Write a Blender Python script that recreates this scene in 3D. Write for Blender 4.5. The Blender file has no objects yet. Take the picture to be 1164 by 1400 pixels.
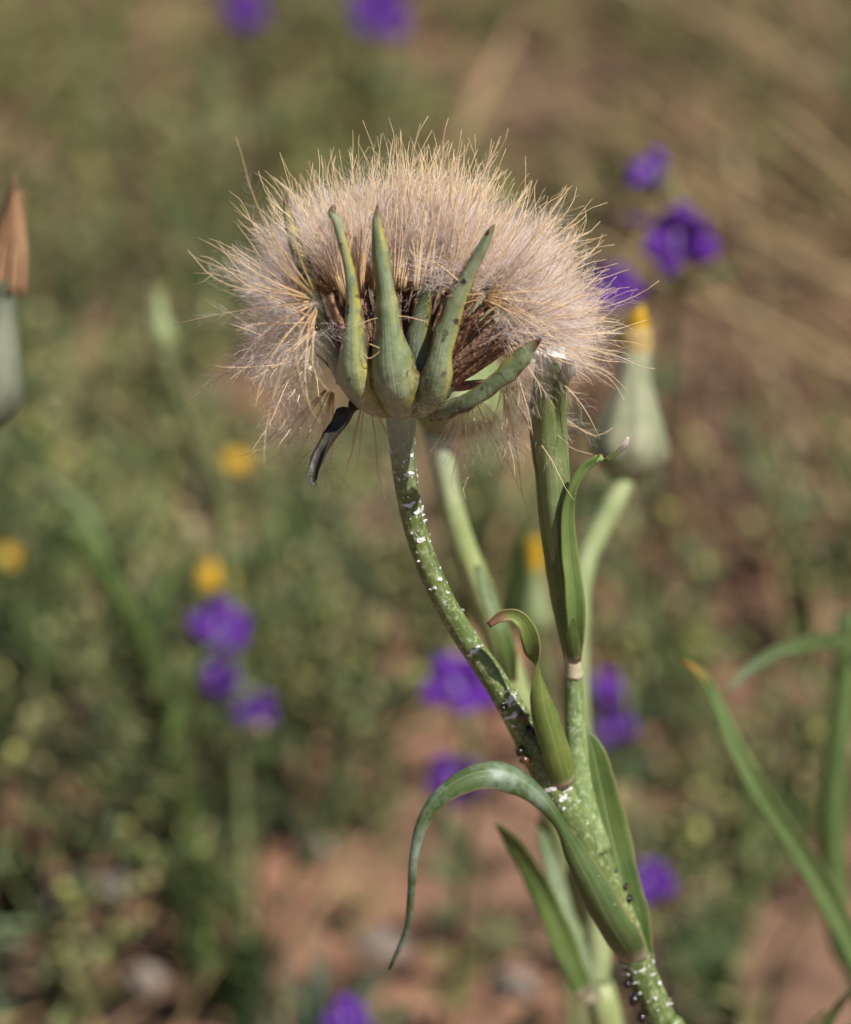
import bpy, math, random
import numpy as np
from mathutils import Matrix, Vector, noise as mnoise

random.seed(7)
RNG = np.random.default_rng(11)
SC = bpy.context.scene
COL = SC.collection
R = math.radians

# ------------------------------------------------------------------ camera
FOCUS = 0.60                       # metres to the seed head
MM = 0.115e-3                      # one photo pixel at the focus distance, in metres
PITCH = R(24.0)
CAM_H = 0.55
cam_d = bpy.data.cameras.new('camera')
cam = bpy.data.objects.new('camera', cam_d)
COL.objects.link(cam)
cam.location = (0, 0, CAM_H)
cam.rotation_euler = (math.pi / 2 - PITCH, 0, 0)
cam_d.sensor_fit = 'VERTICAL'
cam_d.lens = 100
cam_d.sensor_height = 100 * 1400 * MM / FOCUS
cam_d.sensor_width = cam_d.sensor_height * 851 / 1024
cam_d.clip_start = 0.01
cam_d.clip_end = 800
cam_d.dof.use_dof = True
cam_d.dof.focus_distance = FOCUS - 0.002
cam_d.dof.aperture_fstop = 9.5
SC.camera = cam

# ------------------------------------------------------------------ light
SUN = Vector((0.50, -0.34, 0.86)).normalized()      # towards the sun
world = bpy.data.worlds.new('World')
SC.world = world
world.use_nodes = True
wn = world.node_tree
bg = wn.nodes['Background']
sky = wn.nodes.new('ShaderNodeTexSky')
sky.sky_type = 'NISHITA'
sky.sun_disc = False
sky.sun_elevation = math.asin(SUN.z)
sky.sun_rotation = math.atan2(SUN.x, SUN.y)
wn.links.new(sky.outputs[0], bg.inputs[0])
bg.inputs[1].default_value = 0.05
sun_d = bpy.data.lights.new('sun', 'SUN')
sun_d.energy = 5.0
sun_d.angle = R(0.53)
sun_d.color = (1.0, 0.95, 0.87)
sun = bpy.data.objects.new('sun', sun_d)
sun.rotation_euler = SUN.to_track_quat('Z', 'Y').to_euler()
sun.location = SUN * 5
COL.objects.link(sun)
SC.view_settings.view_transform = 'Standard'
SC.view_settings.look = 'None'
SC.view_settings.gamma = 1
SC.view_settings.exposure = 0.46
SC.render.engine = 'CYCLES'
SC.cycles.use_denoising = True
SC.cycles.max_bounces = 8
SC.cycles.transmission_bounces = 6
SC.cycles.use_adaptive_sampling = True
SC.cycles.adaptive_threshold = 0.005

# ------------------------------------------------------------------ geometry helpers
CF = np.array([0, math.cos(PITCH), -math.sin(PITCH)])
CU = np.array([0, math.sin(PITCH), math.cos(PITCH)])
CR = np.array([1.0, 0, 0])
CP = np.array([0, 0, CAM_H])


def at(px, py, dd=0.0):
    """photo pixel + depth beyond the focus plane (m) -> world point"""
    d = FOCUS + dd
    return CP + d * (CF + CR * ((px - 582) * MM / FOCUS) + CU * ((700 - py) * MM / FOCUS))


def px_of(p):
    v = np.asarray(p) - CP
    d = v @ CF
    return 582 + (v @ CR) / d * FOCUS / MM, 700 - (v @ CU) / d * FOCUS / MM, d - FOCUS


def spline(ctrl, n):
    c = np.asarray(ctrl, float)
    m = len(c)
    e = np.vstack([2 * c[0] - c[1], c, 2 * c[-1] - c[-2]])
    out = []
    for x in np.linspace(0, m - 1, n):
        i = min(int(x), m - 2)
        t = x - i
        p0, p1, p2, p3 = e[i], e[i + 1], e[i + 2], e[i + 3]
        out.append(0.5 * ((2 * p1) + (-p0 + p2) * t + (2 * p0 - 5 * p1 + 4 * p2 - p3) * t * t + (-p0 + 3 * p1 - 3 * p2 + p3) * t ** 3))
    return np.array(out)


def norm(v):
    v = np.asarray(v, float)
    return v / np.maximum(np.linalg.norm(v, axis=-1, keepdims=True), 1e-12)


def tangents(P):
    return norm(np.gradient(P, axis=0))


def frames(P):
    T = tangents(P)
    ref = np.array([0, 0, 1.0]) if abs(T[0][2]) < 0.9 else np.array([1.0, 0, 0])
    n = norm(np.cross(T[0], ref))
    N = [n]
    for i in range(1, len(P)):
        n = n - T[i] * (n @ T[i])
        n = norm(n)
        N.append(n)
    N = np.array(N)
    return T, N, np.cross(T, N)


class Geo:
    def __init__(self):
        self.V, self.F, self.UV, self.C, self.M = [], [], [], [], []
        self.n = 0

    def add(self, V, F, uv=None, col=None, mat=0):
        V = np.asarray(V, float)
        self.V.append(V)
        self.F += [tuple(int(i) + self.n for i in f) for f in F]
        self.M += [mat] * len(F)
        self.UV.append(np.zeros((len(V), 2)) if uv is None else np.asarray(uv, float))
        c = np.ones((len(V), 4))
        if col is not None:
            c[:, :3] = col
        self.C.append(c)
        self.n += len(V)

    def tube(self, P, rad, sides=8, cap=True, lump=0.0, col=None, mat=0, flat=1.0):
        P = np.asarray(P, float)
        rad = np.broadcast_to(np.asarray(rad, float), (len(P),))
        T, N, B = frames(P)
        a = np.linspace(0, 2 * math.pi, sides, endpoint=False)
        V = P[:, None, :] + rad[:, None, None] * (np.cos(a)[None, :, None] * N[:, None, :] + flat * np.sin(a)[None, :, None] * B[:, None, :])
        if lump:
            V = V + (RNG.random(V.shape) - .5) * lump * rad[:, None, None]
        n = len(P)
        F = []
        for i in range(n - 1):
            for j in range(sides):
                k = (j + 1) % sides
                F.append((i * sides + j, i * sides + k, (i + 1) * sides + k, (i + 1) * sides + j))
        if cap:
            F.append(tuple(range(sides - 1, -1, -1)))
            F.append(tuple((n - 1) * sides + j for j in range(sides)))
        uv = np.stack(np.meshgrid(np.abs(np.linspace(-1, 1, sides)), np.linspace(0, 1, n)), -1).reshape(-1, 2)
        self.add(V.reshape(-1, 3), F, uv, col, mat)

    def blade(self, P, W, S, cup=0.15, th=0.0004, ns=7, fold=False, col=None, wav=0.0, mat=0):
        """leaf: centre line P, widths W, side vectors S, cupped towards cross(T,S)"""
        P = np.asarray(P, float)
        n = len(P)
        W = np.broadcast_to(np.asarray(W, float), (n,))
        S = np.broadcast_to(np.asarray(S, float), (n, 3))
        T = tangents(P)
        S = norm(S - T * np.sum(S * T, 1)[:, None])
        N = np.cross(T, S)
        s = np.linspace(-1, 1, ns)
        prof = (np.abs(s) if fold else s * s) * cup
        base = P[:, None, :] + S[:, None, :] * (W[:, None, None] / 2 * s[None, :, None])
        top = base + N[:, None, :] * (W[:, None, None] * prof[None, :, None])
        if wav:
            ph = RNG.random() * 6
            w = np.sin(np.linspace(0, 9, n) + ph)[:, None] * np.abs(s)[None, :] ** 2 * np.sign(s)[None, :]
            top = top + N[:, None, :] * (w * wav)[:, :, None]
        t2 = np.minimum(th, W * .4)[:, None, None]
        bot = top - N[:, None, :] * (t2 * (1 - .75 * s[None, :, None] ** 4))
        V = np.concatenate([top, bot[:, ::-1]], 1)
        m = 2 * ns
        F = []
        for i in range(n - 1):
            for j in range(m):
                k = (j + 1) % m
                F.append((i * m + j, i * m + k, (i + 1) * m + k, (i + 1) * m + j))
        F.append(tuple(range(m - 1, -1, -1)))
        F.append(tuple((n - 1) * m + j for j in range(m)))
        u = np.concatenate([s, s[::-1]]) * .5 + .5
        uv = np.stack(np.meshgrid(u, np.linspace(0, 1, n)), -1).reshape(-1, 2)
        self.add(V.reshape(-1, 3), F, uv, col, mat)

    def lathe(self, P, Rd, sides=12, col=None, mat=0):
        self.tube(P, Rd, sides, True, 0, col, mat)

    def mesh(self, name, mats, smooth=True):
        me = bpy.data.meshes.new(name)
        V = np.concatenate(self.V)
        me.from_pydata(V.tolist(), [], self.F)
        uvl = me.uv_layers.new(name='UVMap')
        li = np.empty(len(me.loops), np.int32)
        me.loops.foreach_get('vertex_index', li)
        uvl.data.foreach_set('uv', np.concatenate(self.UV)[li].astype(np.float32).ravel())
        ca = me.color_attributes.new('Col', 'FLOAT_COLOR', 'POINT')
        ca.data.foreach_set('color', np.concatenate(self.C).astype(np.float32).ravel())
        for m in (mats if isinstance(mats, (list, tuple)) else [mats]):
            me.materials.append(m)
        me.polygons.foreach_set('material_index', np.array(self.M, np.int32))
        if smooth:
            me.polygons.foreach_set('use_smooth', np.ones(len(self.F), bool))
        me.update()
        return me


def link(name, data, parent=None, matrix=None):
    o = bpy.data.objects.new(name, data)
    COL.objects.link(o)
    if parent is not None:
        o.parent = parent
        if parent.type == 'EMPTY':
            o.matrix_parent_inverse = Matrix.Translation(-parent.location)
    if matrix is not None:
        o.matrix_basis = matrix
    return o


def geo_obj(name, g, mats, parent=None, smooth=True):
    return link(name, g.mesh(name, mats, smooth), parent)


def tag(o, label, cat, group=None):
    o['label'] = label
    o['category'] = cat
    if group:
        o['group'] = group
    return o


def thing(name, loc, label, cat, group=None):
    o = bpy.data.objects.new(name, None)
    o.empty_display_size = 0.01
    o.location = Vector(loc)
    COL.objects.link(o)
    return tag(o, label, cat, group)


def copy_tree(o, parent=None):
    c = o.copy()
    COL.objects.link(c)
    c.parent = parent
    for ch in list(o.children):
        copy_tree(ch, c)
    return c


def basis(pos, z, x=None, scale=1.0, roll=0.0):
    z = norm(z)
    x = np.array([1.0, 0.2, 0.1]) if x is None else np.asarray(x, float)
    x = norm(x - z * (x @ z))
    y = np.cross(z, x)
    c, s = math.cos(roll), math.sin(roll)
    x, y = c * x + s * y, -s * x + c * y
    m = Matrix.Identity(4)
    for i in range(3):
        m[i][0], m[i][1], m[i][2], m[i][3] = x[i] * scale, y[i] * scale, z[i] * scale, pos[i]
    return m


# ------------------------------------------------------------------ materials
class NT:
    def __init__(self, name):
        self.m = bpy.data.materials.new(name)
        self.m.use_nodes = True
        self.t = self.m.node_tree
        self.b = self.t.nodes['Principled BSDF']
        self.out = self.t.nodes['Material Output']

    def n(self, kind, **kw):
        nd = self.t.nodes.new(kind)
        for k, v in kw.items():
            setattr(nd, k, v)
        return nd

    def l(self, a, b):
        self.t.links.new(a, b)

    def noise(self, scale, detail=4, rough=.55, vec=None, dist=0):
        nd = self.n('ShaderNodeTexNoise')
        nd.inputs['Scale'].default_value = scale
        nd.inputs['Detail'].default_value = detail
        nd.inputs['Roughness'].default_value = rough
        nd.inputs['Distortion'].default_value = dist
        if vec is None:
            vec = self.geo()
        self.l(vec, nd.inputs['Vector'])
        return nd.outputs['Fac']

    def geo(self):
        return self.n('ShaderNodeTexCoord').outputs['Object']

    def uv(self):
        s = self.n('ShaderNodeSeparateXYZ')
        self.l(self.n('ShaderNodeTexCoord').outputs['UV'], s.inputs[0])
        return s.outputs[0], s.outputs[1]

    def ramp(self, fac, *stops, interp='LINEAR'):
        r = self.n('ShaderNodeValToRGB')
        r.color_ramp.interpolation = interp
        el = r.color_ramp.elements
        while len(el) < len(stops):
            el.new(.5)
        for e, (p, c) in zip(el, stops):
            e.position = p
            e.color = (c, c, c, 1) if isinstance(c, (int, float)) else (*c, 1)
        self.l(fac, r.inputs[0])
        return r.outputs[0]

    def mix(self, f, a, b, mode='MIX'):
        nd = self.n('ShaderNodeMix', data_type='RGBA', blend_type=mode)
        for s, v in ((nd.inputs[0], f), (nd.inputs[6], a), (nd.inputs[7], b)):
            if isinstance(v, (int, float)):
                s.default_value = v
            elif isinstance(v, tuple):
                s.default_value = (*v, 1)
            else:
                self.l(v, s)
        return nd.outputs[2]

    def math(self, op, a, b=0.0):
        nd = self.n('ShaderNodeMath', operation=op)
        for s, v in ((nd.inputs[0], a), (nd.inputs[1], b)):
            if isinstance(v, (int, float)):
                s.default_value = v
            else:
                self.l(v, s)
        return nd.outputs[0]

    def attr(self):
        nd = self.n('ShaderNodeAttribute', attribute_name='Col')
        return nd.outputs['Color']

    def bump(self, h, strength=.3, dist=.0005):
        nd = self.n('ShaderNodeBump')
        nd.inputs['Strength'].default_value = strength
        nd.inputs['Distance'].default_value = dist
        self.l(h, nd.inputs['Height'])
        self.l(nd.outputs[0], self.b.inputs['Normal'])

    def finish(self, col, rough=.5, trans=0.0, spec=.4, sheen=0.0):
        if isinstance(col, tuple):
            self.b.inputs['Base Color'].default_value = (*col, 1)
        else:
            self.l(col, self.b.inputs['Base Color'])
        if isinstance(rough, (int, float)):
            self.b.inputs['Roughness'].default_value = rough
        else:
            self.l(rough, self.b.inputs['Roughness'])
        self.b.inputs['Specular IOR Level'].default_value = spec
        self.b.inputs['Sheen Weight'].default_value = sheen
        if trans:
            tr = self.n('ShaderNodeBsdfTranslucent')
            if isinstance(col, tuple):
                tr.inputs[0].default_value = (*col, 1)
            else:
                self.l(col, tr.inputs[0])
            mx = self.n('ShaderNodeMixShader')
            mx.inputs[0].default_value = trans
            self.l(self.b.outputs[0], mx.inputs[1])
            self.l(tr.outputs[0], mx.inputs[2])
            self.l(mx.outputs[0], self.out.inputs[0])
        return self.m


def edge(k, u):
    """0 at the midrib .. 1 at both margins"""
    return k.math('ABSOLUTE', k.math('SUBTRACT', k.math('MULTIPLY', u, 2.0), 1.0))


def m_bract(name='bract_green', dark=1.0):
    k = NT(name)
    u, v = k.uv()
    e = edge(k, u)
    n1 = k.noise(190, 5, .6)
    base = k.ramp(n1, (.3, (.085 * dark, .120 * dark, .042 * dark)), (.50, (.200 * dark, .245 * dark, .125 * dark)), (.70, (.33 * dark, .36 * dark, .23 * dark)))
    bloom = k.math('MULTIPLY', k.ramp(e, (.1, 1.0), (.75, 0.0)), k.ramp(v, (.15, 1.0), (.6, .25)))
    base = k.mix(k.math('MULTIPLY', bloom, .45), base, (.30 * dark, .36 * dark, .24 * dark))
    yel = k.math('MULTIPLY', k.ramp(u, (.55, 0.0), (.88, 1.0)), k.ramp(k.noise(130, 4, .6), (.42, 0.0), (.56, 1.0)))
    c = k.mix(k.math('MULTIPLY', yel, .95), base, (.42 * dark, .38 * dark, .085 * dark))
    # fine long veins
    mp = k.n('ShaderNodeMapping')
    mp.inputs['Scale'].default_value = (16, 1.1, 1)
    k.l(k.n('ShaderNodeTexCoord').outputs['UV'], mp.inputs[0])
    vein = k.noise(1.0, 3, .6, mp.outputs[0])
    c = k.mix(.22, c, k.ramp(vein, (.35, .4), (.65, 1.1)), 'MULTIPLY')
    marg = k.math('MULTIPLY', k.ramp(e, (.78, 0.0), (.95, 1.0)), k.ramp(k.noise(300, 4, .65), (.44, 0.0), (.54, 1.0)))
    c = k.mix(k.math('MULTIPLY', marg, .9), c, (.11, .045, .025))
    # dark blotches nearer the tip
    vo = k.n('ShaderNodeTexVoronoi')
    vo.inputs['Scale'].default_value = 420
    k.l(k.geo(), vo.inputs['Vector'])
    sp = k.math('MULTIPLY', k.ramp(vo.outputs['Distance'], (.17, 1.0), (.30, 0.0)), k.ramp(k.noise(240, 2), (.47, 0.0), (.53, 1.0)))
    sp = k.math('MULTIPLY', sp, k.ramp(v, (.25, .5), (.55, 1.0)))
    c = k.mix(k.math('MULTIPLY', sp, .95), c, (.028, .012, .008))
    tip = k.math('MULTIPLY', k.ramp(v, (.84, 0.0), (.97, 1.0)), k.ramp(k.noise(500, 2), (.3, .2), (.5, 1.0)))
    c = k.mix(tip, c, (.10, .042, .018))
    fl = k.math('MULTIPLY', k.ramp(k.noise(1500, 6, .8, dist=1.0), (.53, 0.0), (.59, 1.0)), k.ramp(v, (.10, 1.0), (.42, .0)))
    fl = k.math('MULTIPLY', fl, k.ramp(k.noise(230, 2), (.38, 0.0), (.54, 1.0)))
    c = k.mix(fl, c, (.74, .75, .72))
    k.bump(k.math('ADD', k.math('MULTIPLY', vein, .6), k.math('MULTIPLY', n1, .9)), .6, .0009)
    return k.finish(c, .40, 0.06, .5)


def m_stem(name, lo, hi, fleck=.5, grey=(.40, .45, .36)):
    k = NT(name)
    u, v = k.uv()
    mp = k.n('ShaderNodeMapping')
    mp.inputs['Scale'].default_value = (9, 14, 1)
    k.l(k.n('ShaderNodeTexCoord').outputs['UV'], mp.inputs[0])
    st = k.noise(1.0, 4, .6, mp.outputs[0])
    c = k.mix(k.ramp(st, (.3, 0.0), (.7, 1.0)), lo, hi)
    c = k.mix(k.ramp(v, (.0, .75), (.16, 0.0)), c, grey)
    pale = k.ramp(k.noise(900, 4, .7), (.52, 0.0), (.66, .55))
    c = k.mix(pale, c, (.42, .50, .28))
    msk = k.ramp(k.noise(120, 2), (.40, 0.0), (.60, 1.0))
    fl = k.math('MULTIPLY', k.ramp(k.noise(620, 6, .8, dist=1.6), (.60, 0.0), (.64, 1.0)), msk)
    c = k.mix(k.math('MULTIPLY', fl, fleck), c, (.80, .80, .78))
    dk = k.ramp(k.noise(1300, 2), (.70, 0.0), (.75, .7))
    c = k.mix(dk, c, (.05, .045, .02))
    k.bump(k.math('ADD', st, fl), .5, .0004)
    return k.finish(c, .45, 0.0, .45)


def m_leaf(name, lo, hi, rib=(.30, .36, .18), pale=0.0, rough=.42, trans=.22, tipc=None, tip0=.80, base=.8):
    k = NT(name)
    u, v = k.uv()
    e = edge(k, u)
    mp = k.n('ShaderNodeMapping')
    mp.inputs['Scale'].default_value = (11, 1.6, 1)
    k.l(k.n('ShaderNodeTexCoord').outputs['UV'], mp.inputs[0])
    st = k.noise(1.0, 6, .7, mp.outputs[0], 1.0)
    blot = k.noise(140, 5, .65)
    c = k.mix(k.ramp(k.math('ADD', k.math('MULTIPLY', st, .5), k.math('MULTIPLY', blot, .5)), (.36, 0.0), (.64, 1.0)), lo, hi)
    c = k.mix(k.ramp(e, (.0, .40), (.10, 0.0)), c, rib)
    c = k.mix(k.math('MULTIPLY', k.ramp(e, (.9, 0.0), (.985, .9)), k.ramp(k.noise(300, 2), (.35, .2), (.6, 1.0))), c, (.30, .20, .10))
    if pale:
        c = k.mix(k.math('MULTIPLY', k.math('MULTIPLY', k.ramp(k.noise(170, 4, .6), (.42, 0.0), (.62, 1.0)), pale), k.ramp(v, (.36, 0.0), (.46, 1.0))), c, (.42, .52, .45))
    c = k.mix(k.ramp(k.noise(1400, 3, .7), (.70, 0.0), (.73, .8)), c, (.7, .7, .66))
    c = k.mix(k.ramp(v, (.0, base), (.045, 0.0)), c, (.62, .47, .38))
    if tipc:
        c = k.mix(k.ramp(v, (tip0, 0.0), (tip0 + .13, 1.0)), c, tipc)
    k.bump(st, .35, .0004)
    return k.finish(c, rough, trans, .5)


def m_plain(name, lo, hi, scale=200, rough=.6, trans=0.0, spec=.3, bump=0.0, sheen=0.0):
    k = NT(name)
    n1 = k.noise(scale, 4)
    c = k.ramp(n1, (.3, lo), (.7, hi))
    if bump:
        k.bump(n1, bump, .001)
    return k.finish(c, rough, trans, spec, sheen)


def m_attr(name, rough=.55, trans=.25, spec=.3, scale=90):
    k = NT(name)
    c = k.mix(1.0, k.attr(), k.ramp(k.noise(scale, 3), (.3, .7), (.7, 1.2)), 'MULTIPLY')
    return k.finish(c, rough, trans, spec)


M = {}
M['bract'] = m_bract()
M['bract_backlit'] = m_plain('bract_backlit_dark', (.012, .010, .008), (.05, .045, .028), 300, .5, 0, .4, .5)  # near-black colour carries the backlit shade of the hanging bract
M['stem'] = m_stem('stem_green', (.055, .090, .022), (.16, .205, .06), .85)
M['stalk'] = m_stem('stalk_green', (.09, .15, .045), (.22, .29, .11), .9)
M['stem_pale'] = m_plain('stem_pale_green', (.12, .165, .06), (.26, .29, .14), 60, .5)
M['leaf'] = m_leaf('leaf_green', (.045, .090, .020), (.14, .20, .05))
M['leaf_blue'] = m_leaf('leaf_glaucous', (.045, .085, .025), (.13, .185, .06), pale=.55, rough=.38)
M['leaf_shoot'] = m_leaf('leaf_shoot', (.07, .13, .028), (.20, .28, .075))
M['leaf_curl'] = m_leaf('leaf_yellow_green', (.085, .14, .025), (.22, .27, .065), tipc=(.20, .11, .06))
M['leaf_dead_tip'] = m_plain('leaf_tip_pink', (.42, .32, .30), (.66, .58, .56), 700, .6, 0, .3, .4)
M['leaf_white_tip'] = m_plain('leaf_tip_white', (.40, .46, .38), (.72, .74, .70), 500, .5, .1)
M['collar'] = m_plain('node_collar', (.24, .25, .12), (.56, .46, .36), 260, .6, 0, .3, .5)
M['flake'] = m_plain('wax_flake', (.55, .53, .50), (.86, .85, .83), 1500, .7, 0, .2, .6)
M['recept'] = m_plain('receptacle', (.12, .15, .08), (.22, .25, .14), 400, .6)
k = NT('pappus_ray')
uu, vv = k.uv()
rc = k.ramp(k.n('ShaderNodeObjectInfo').outputs['Random'], (0.0, (.46, .27, .11)), (.5, (.64, .42, .20)), (1.0, (.82, .61, .36)))
rc = k.mix(k.ramp(vv, (.15, .0), (.8, .40)), rc, (.88, .72, .48))
M['ray'] = k.finish(rc, .30, .10, .6)
k = NT('pappus_plume')
M['plume'] = k.finish((.97, .89, .87), .38, .45, .55)
k = NT('seed_brown')
nn = k.noise(1500, 4, .7)
sc_ = k.ramp(nn, (.32, (.045, .024, .015)), (.50, (.17, .085, .048)), (.66, (.46, .28, .17)))
k.bump(nn, .9, .0006)
M['seed'] = k.finish(sc_, .5, 0, .4)
M['aphid'] = m_plain('aphid_black', (.006, .005, .006), (.022, .016, .014), 900, .22, 0, .6)
M['aphid_brown'] = m_plain('aphid_brown', (.06, .030, .014), (.15, .08, .03), 900, .22, 0, .6)
M['purple'] = m_plain('petal_purple', (.060, .007, .20), (.15, .028, .38), 140, .55, .35, .2, 0, .2)
M['lilac'] = m_plain('petal_lilac', (.22, .12, .45), (.34, .22, .55), 140, .55, .3)
M['yellow'] = m_plain('petal_yellow', (.50, .29, .012), (.72, .47, .03), 200, .55, .3)
M['tan'] = m_plain('bud_pappus_tan', (.22, .11, .05), (.42, .27, .16), 120, .7, .2)
M['weedstem'] = m_plain('weed_stem', (.10, .13, .05), (.20, .21, .09), 80, .6)
M['weedleaf'] = m_attr('weed_leaf')
M['pod'] = m_attr('weed_pod', .45, .25, .5)
M['straw'] = m_attr('straw', .5, .15, .4)
k = NT('soil')
a1 = k.noise(14, 8, .62)
a2 = k.noise(70, 6, .65)
cc = k.ramp(a1, (.30, (.11, .062, .042)), (.50, (.25, .152, .104)), (.70, (.38, .265, .19)))
cc = k.mix(k.ramp(a2, (.35, .75), (.6, 0.0)), cc, (.07, .042, .030))
cc = k.mix(k.ramp(k.noise(7, 3), (.45, 0.0), (.62, .6)), cc, (.30, .145, .085))
k.bump(k.math('ADD', a1, a2), .8, .01)
M['soil'] = k.finish(cc, .9, 0, .15)
M['stone'] = m_plain('stone', (.13, .10, .08), (.26, .22, .19), 60, .8, 0, .2, .6)

# ------------------------------------------------------------------ ground
def warp(a, n, fine, far):
    t = np.linspace(-1, 1, n)
    return np.sign(t) * (np.abs(t) * fine + (np.abs(t) ** 9) * far) + a


xs = warp(0.0, 171, 1.1, 300)
ys = warp(1.25, 191, 1.35, 300)


def ground_z(x, y):
    f = max(0.0, 1 - max(abs(x) / 1.4, abs(y - 1.25) / 1.6))
    if f <= 0:
        return 0.0
    z = mnoise.fractal(Vector((x * 9, y * 9, 1.3)), 1.0, 2.0, 5) * .012 + mnoise.noise(Vector((x * 45, y * 45, 4))) * .004
    return z * min(1.0, f * 4)


g = Geo()
V = [(x, y, ground_z(x, y)) for y in ys for x in xs]
nx, ny = len(xs), len(ys)
F = [(j * nx + i, j * nx + i + 1, (j + 1) * nx + i + 1, (j + 1) * nx + i) for j in range(ny - 1) for i in range(nx - 1)]
g.add(V, F)
gr = geo_obj('ground', g, M['soil'])
gr['kind'] = 'structure'


def gpoint(x, y):
    return np.array([x, y, ground_z(x, y)])


def ground_hit(px, py):
    """ground point seen at a photo pixel"""
    d = at(px, py, 0) - CP
    t = CAM_H / -d[2]
    p = CP + d * t
    return gpoint(p[0], p[1])


# ================================================================== THE SEED HEAD PLANT
def mdd(py):
    return (py - 520) * MM * .36


BASE = at(1075, 1900, 0)
BASE[2] = 0
stem_ctrl = []
for px, py, w in [(548, 560, 47), (549, 585, 43), (551, 620, 38), (556, 665, 35), (566, 715, 34), (582, 765, 34), (606, 820, 34), (637, 872, 35),
                  (671, 922, 37), (704, 975, 41), (734, 1030, 46), (763, 1085, 52), (790, 1135, 56), (822, 1200, 54), (851, 1265, 50), (872, 1320, 48),
                  (904, 1395, 46), (935, 1470, 46)]:
    dd = mdd(py)
    stem_ctrl.append([*at(px, py, dd), w * .92 * MM * (FOCUS + dd) / FOCUS / 2])
stem_ctrl = np.array(stem_ctrl)
low = stem_ctrl[-1]
BASE = np.array([low[0] + .035, low[1] + .01, 0.0])
BASE[2] = ground_z(BASE[0], BASE[1])
extra = [[*(low[:3] * (1 - t) + (BASE - [0, 0, .01]) * t), low[3] * (1 + .25 * t)] for t in (.35, .7, 1.0)]
stem_ctrl = np.vstack([stem_ctrl, extra])
plant = thing('salsify_plant', BASE, 'sharp salsify stem with open fluffy tan seed head, curling leaves and white flecks', 'plant')
ss = spline(stem_ctrl, 110)
g = Geo()
g.tube(ss[:, :3], ss[:, 3], 20, lump=.03)
stem = geo_obj('stem', g, M['stem'], plant)


def stem_at(py):
    i = np.argmin([abs(px_of(p[:3])[1] - py) for p in ss])
    return ss[i], tangents(ss[:, :3])[i]


# --- seed head: receptacle cup is the part, bracts / seeds / pappus are its pieces
O = at(550, 528, 0)
AX = norm(CU + CR * .04)
AXP = norm(CU + CR * .13)
g = Geo()
prof = [(-4.6, 2.5), (-4.0, 3.2), (-3.2, 5.2), (-2.0, 7.2), (0, 8.3), (1.5, 7.8), (2.8, 5.5), (3.6, 2.5), (3.9, .3)]
g.lathe(np.array([O + AX * z * 1e-3 for z, r in prof]), np.array([r * 1e-3 for z, r in prof]), 28)
head = geo_obj('seed_head', g, M['recept'], plant)


def px_blade(name, ctrl, mat, parent, side=CR, n=26, cup=.15, th=.0005, ns=9, fold=False, wav=.00035, depth=None, label=None):
    """ctrl rows: px, py, depth(mm), width(px)[, side vector]"""
    rows, sides = [], []
    for r in ctrl:
        dd = (r[2] * 1e-3) + (depth(r[1]) if depth else 0)
        rows.append([*at(r[0], r[1], dd), r[3] * MM * (FOCUS + dd) / FOCUS])
        sides.append(r[4] if len(r) > 4 else side)
    s = spline(np.hstack([np.array(rows), np.array(sides)]), n)
    if name == 'leaf':
        q = np.linspace(0, 1, n)
        s[:, 3] *= 1 + .05 * np.sin(q * 23 + ctrl[0][0]) + .03 * np.sin(q * 57 + ctrl[0][1])
    if name == 'bract':
        q = np.linspace(0, 1, n)
        s[:, 3] *= (1.13 - .05 * q) * np.ones(n)
        s[:, 3] *= 1 + .06 * np.sin(q * 17 + ctrl[0][0]) + .05 * np.sin(q * 41 + ctrl[0][1])
        s[:, :3] += CR * (np.sin(q * 11 + ctrl[0][0]) * 1.6 * MM * q)[:, None] - CF * (np.sin(q * 8 + ctrl[1][0]) * 3 * MM * q)[:, None]
    g = Geo()
    g.blade(s[:, :3], np.maximum(s[:, 3], 2e-5), norm(s[:, 4:7]), cup, th, ns, fold, wav=wav)
    o = geo_obj(name, g, mat, parent)
    if label:
        o['label'] = label
    return o


def sv(r, f=0.0, u=0.0):
    return norm(CR * r + CF * f + CU * u)


FR = 0.0
# front bracts (depth negative = towards the viewer); cup>0 curls the margins towards cross(T,S)
px_blade('bract', [(530, 561, -1.5, 22), (512, 556, -5.0, 36), (496, 543, -8.8, 47), (485, 521, -11.6, 48), (482, 492, -13.2, 39), (482, 455, -13.8, 29), (481, 410, -14.4, 21), (478, 375, -14.9, 16),
                   (470, 335, -15.6, 14), (461, 303, -16.2, 12), (454, 290, -16.2, 9), (456, 281, -15.2, 4)], M['bract'], head, sv(1, -.28), cup=.30, n=44, th=.0015)
px_blade('bract', [(548, 562, -1.0, 28), (547, 560, -4.5, 46), (545, 551, -9.0, 58), (541, 529, -12.8, 60), (537, 498, -14.6, 51), (532, 458, -15.2, 38), (528, 415, -15.6, 29),
                   (523, 370, -16.0, 23), (519, 330, -16.4, 18), (517, 300, -16.6, 11), (517, 281, -16.2, 3)], M['bract'], head, sv(1, 0), cup=.28, n=44, th=.0015)
px_blade('bract', [(564, 561, -1.5, 22), (579, 556, -5.0, 36), (592, 543, -9.6, 43), (600, 515, -12.3, 41), (606, 478, -13.6, 32), (618, 440, -14.4, 26), (632, 400, -15.2, 20),
                   (649, 362, -16.2, 16), (662, 335, -17, 13), (670, 317, -17.4, 9), (677, 307, -17.4, 3)], M['bract'], head, sv(1, .25), cup=.30, n=44, th=.0015)
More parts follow.
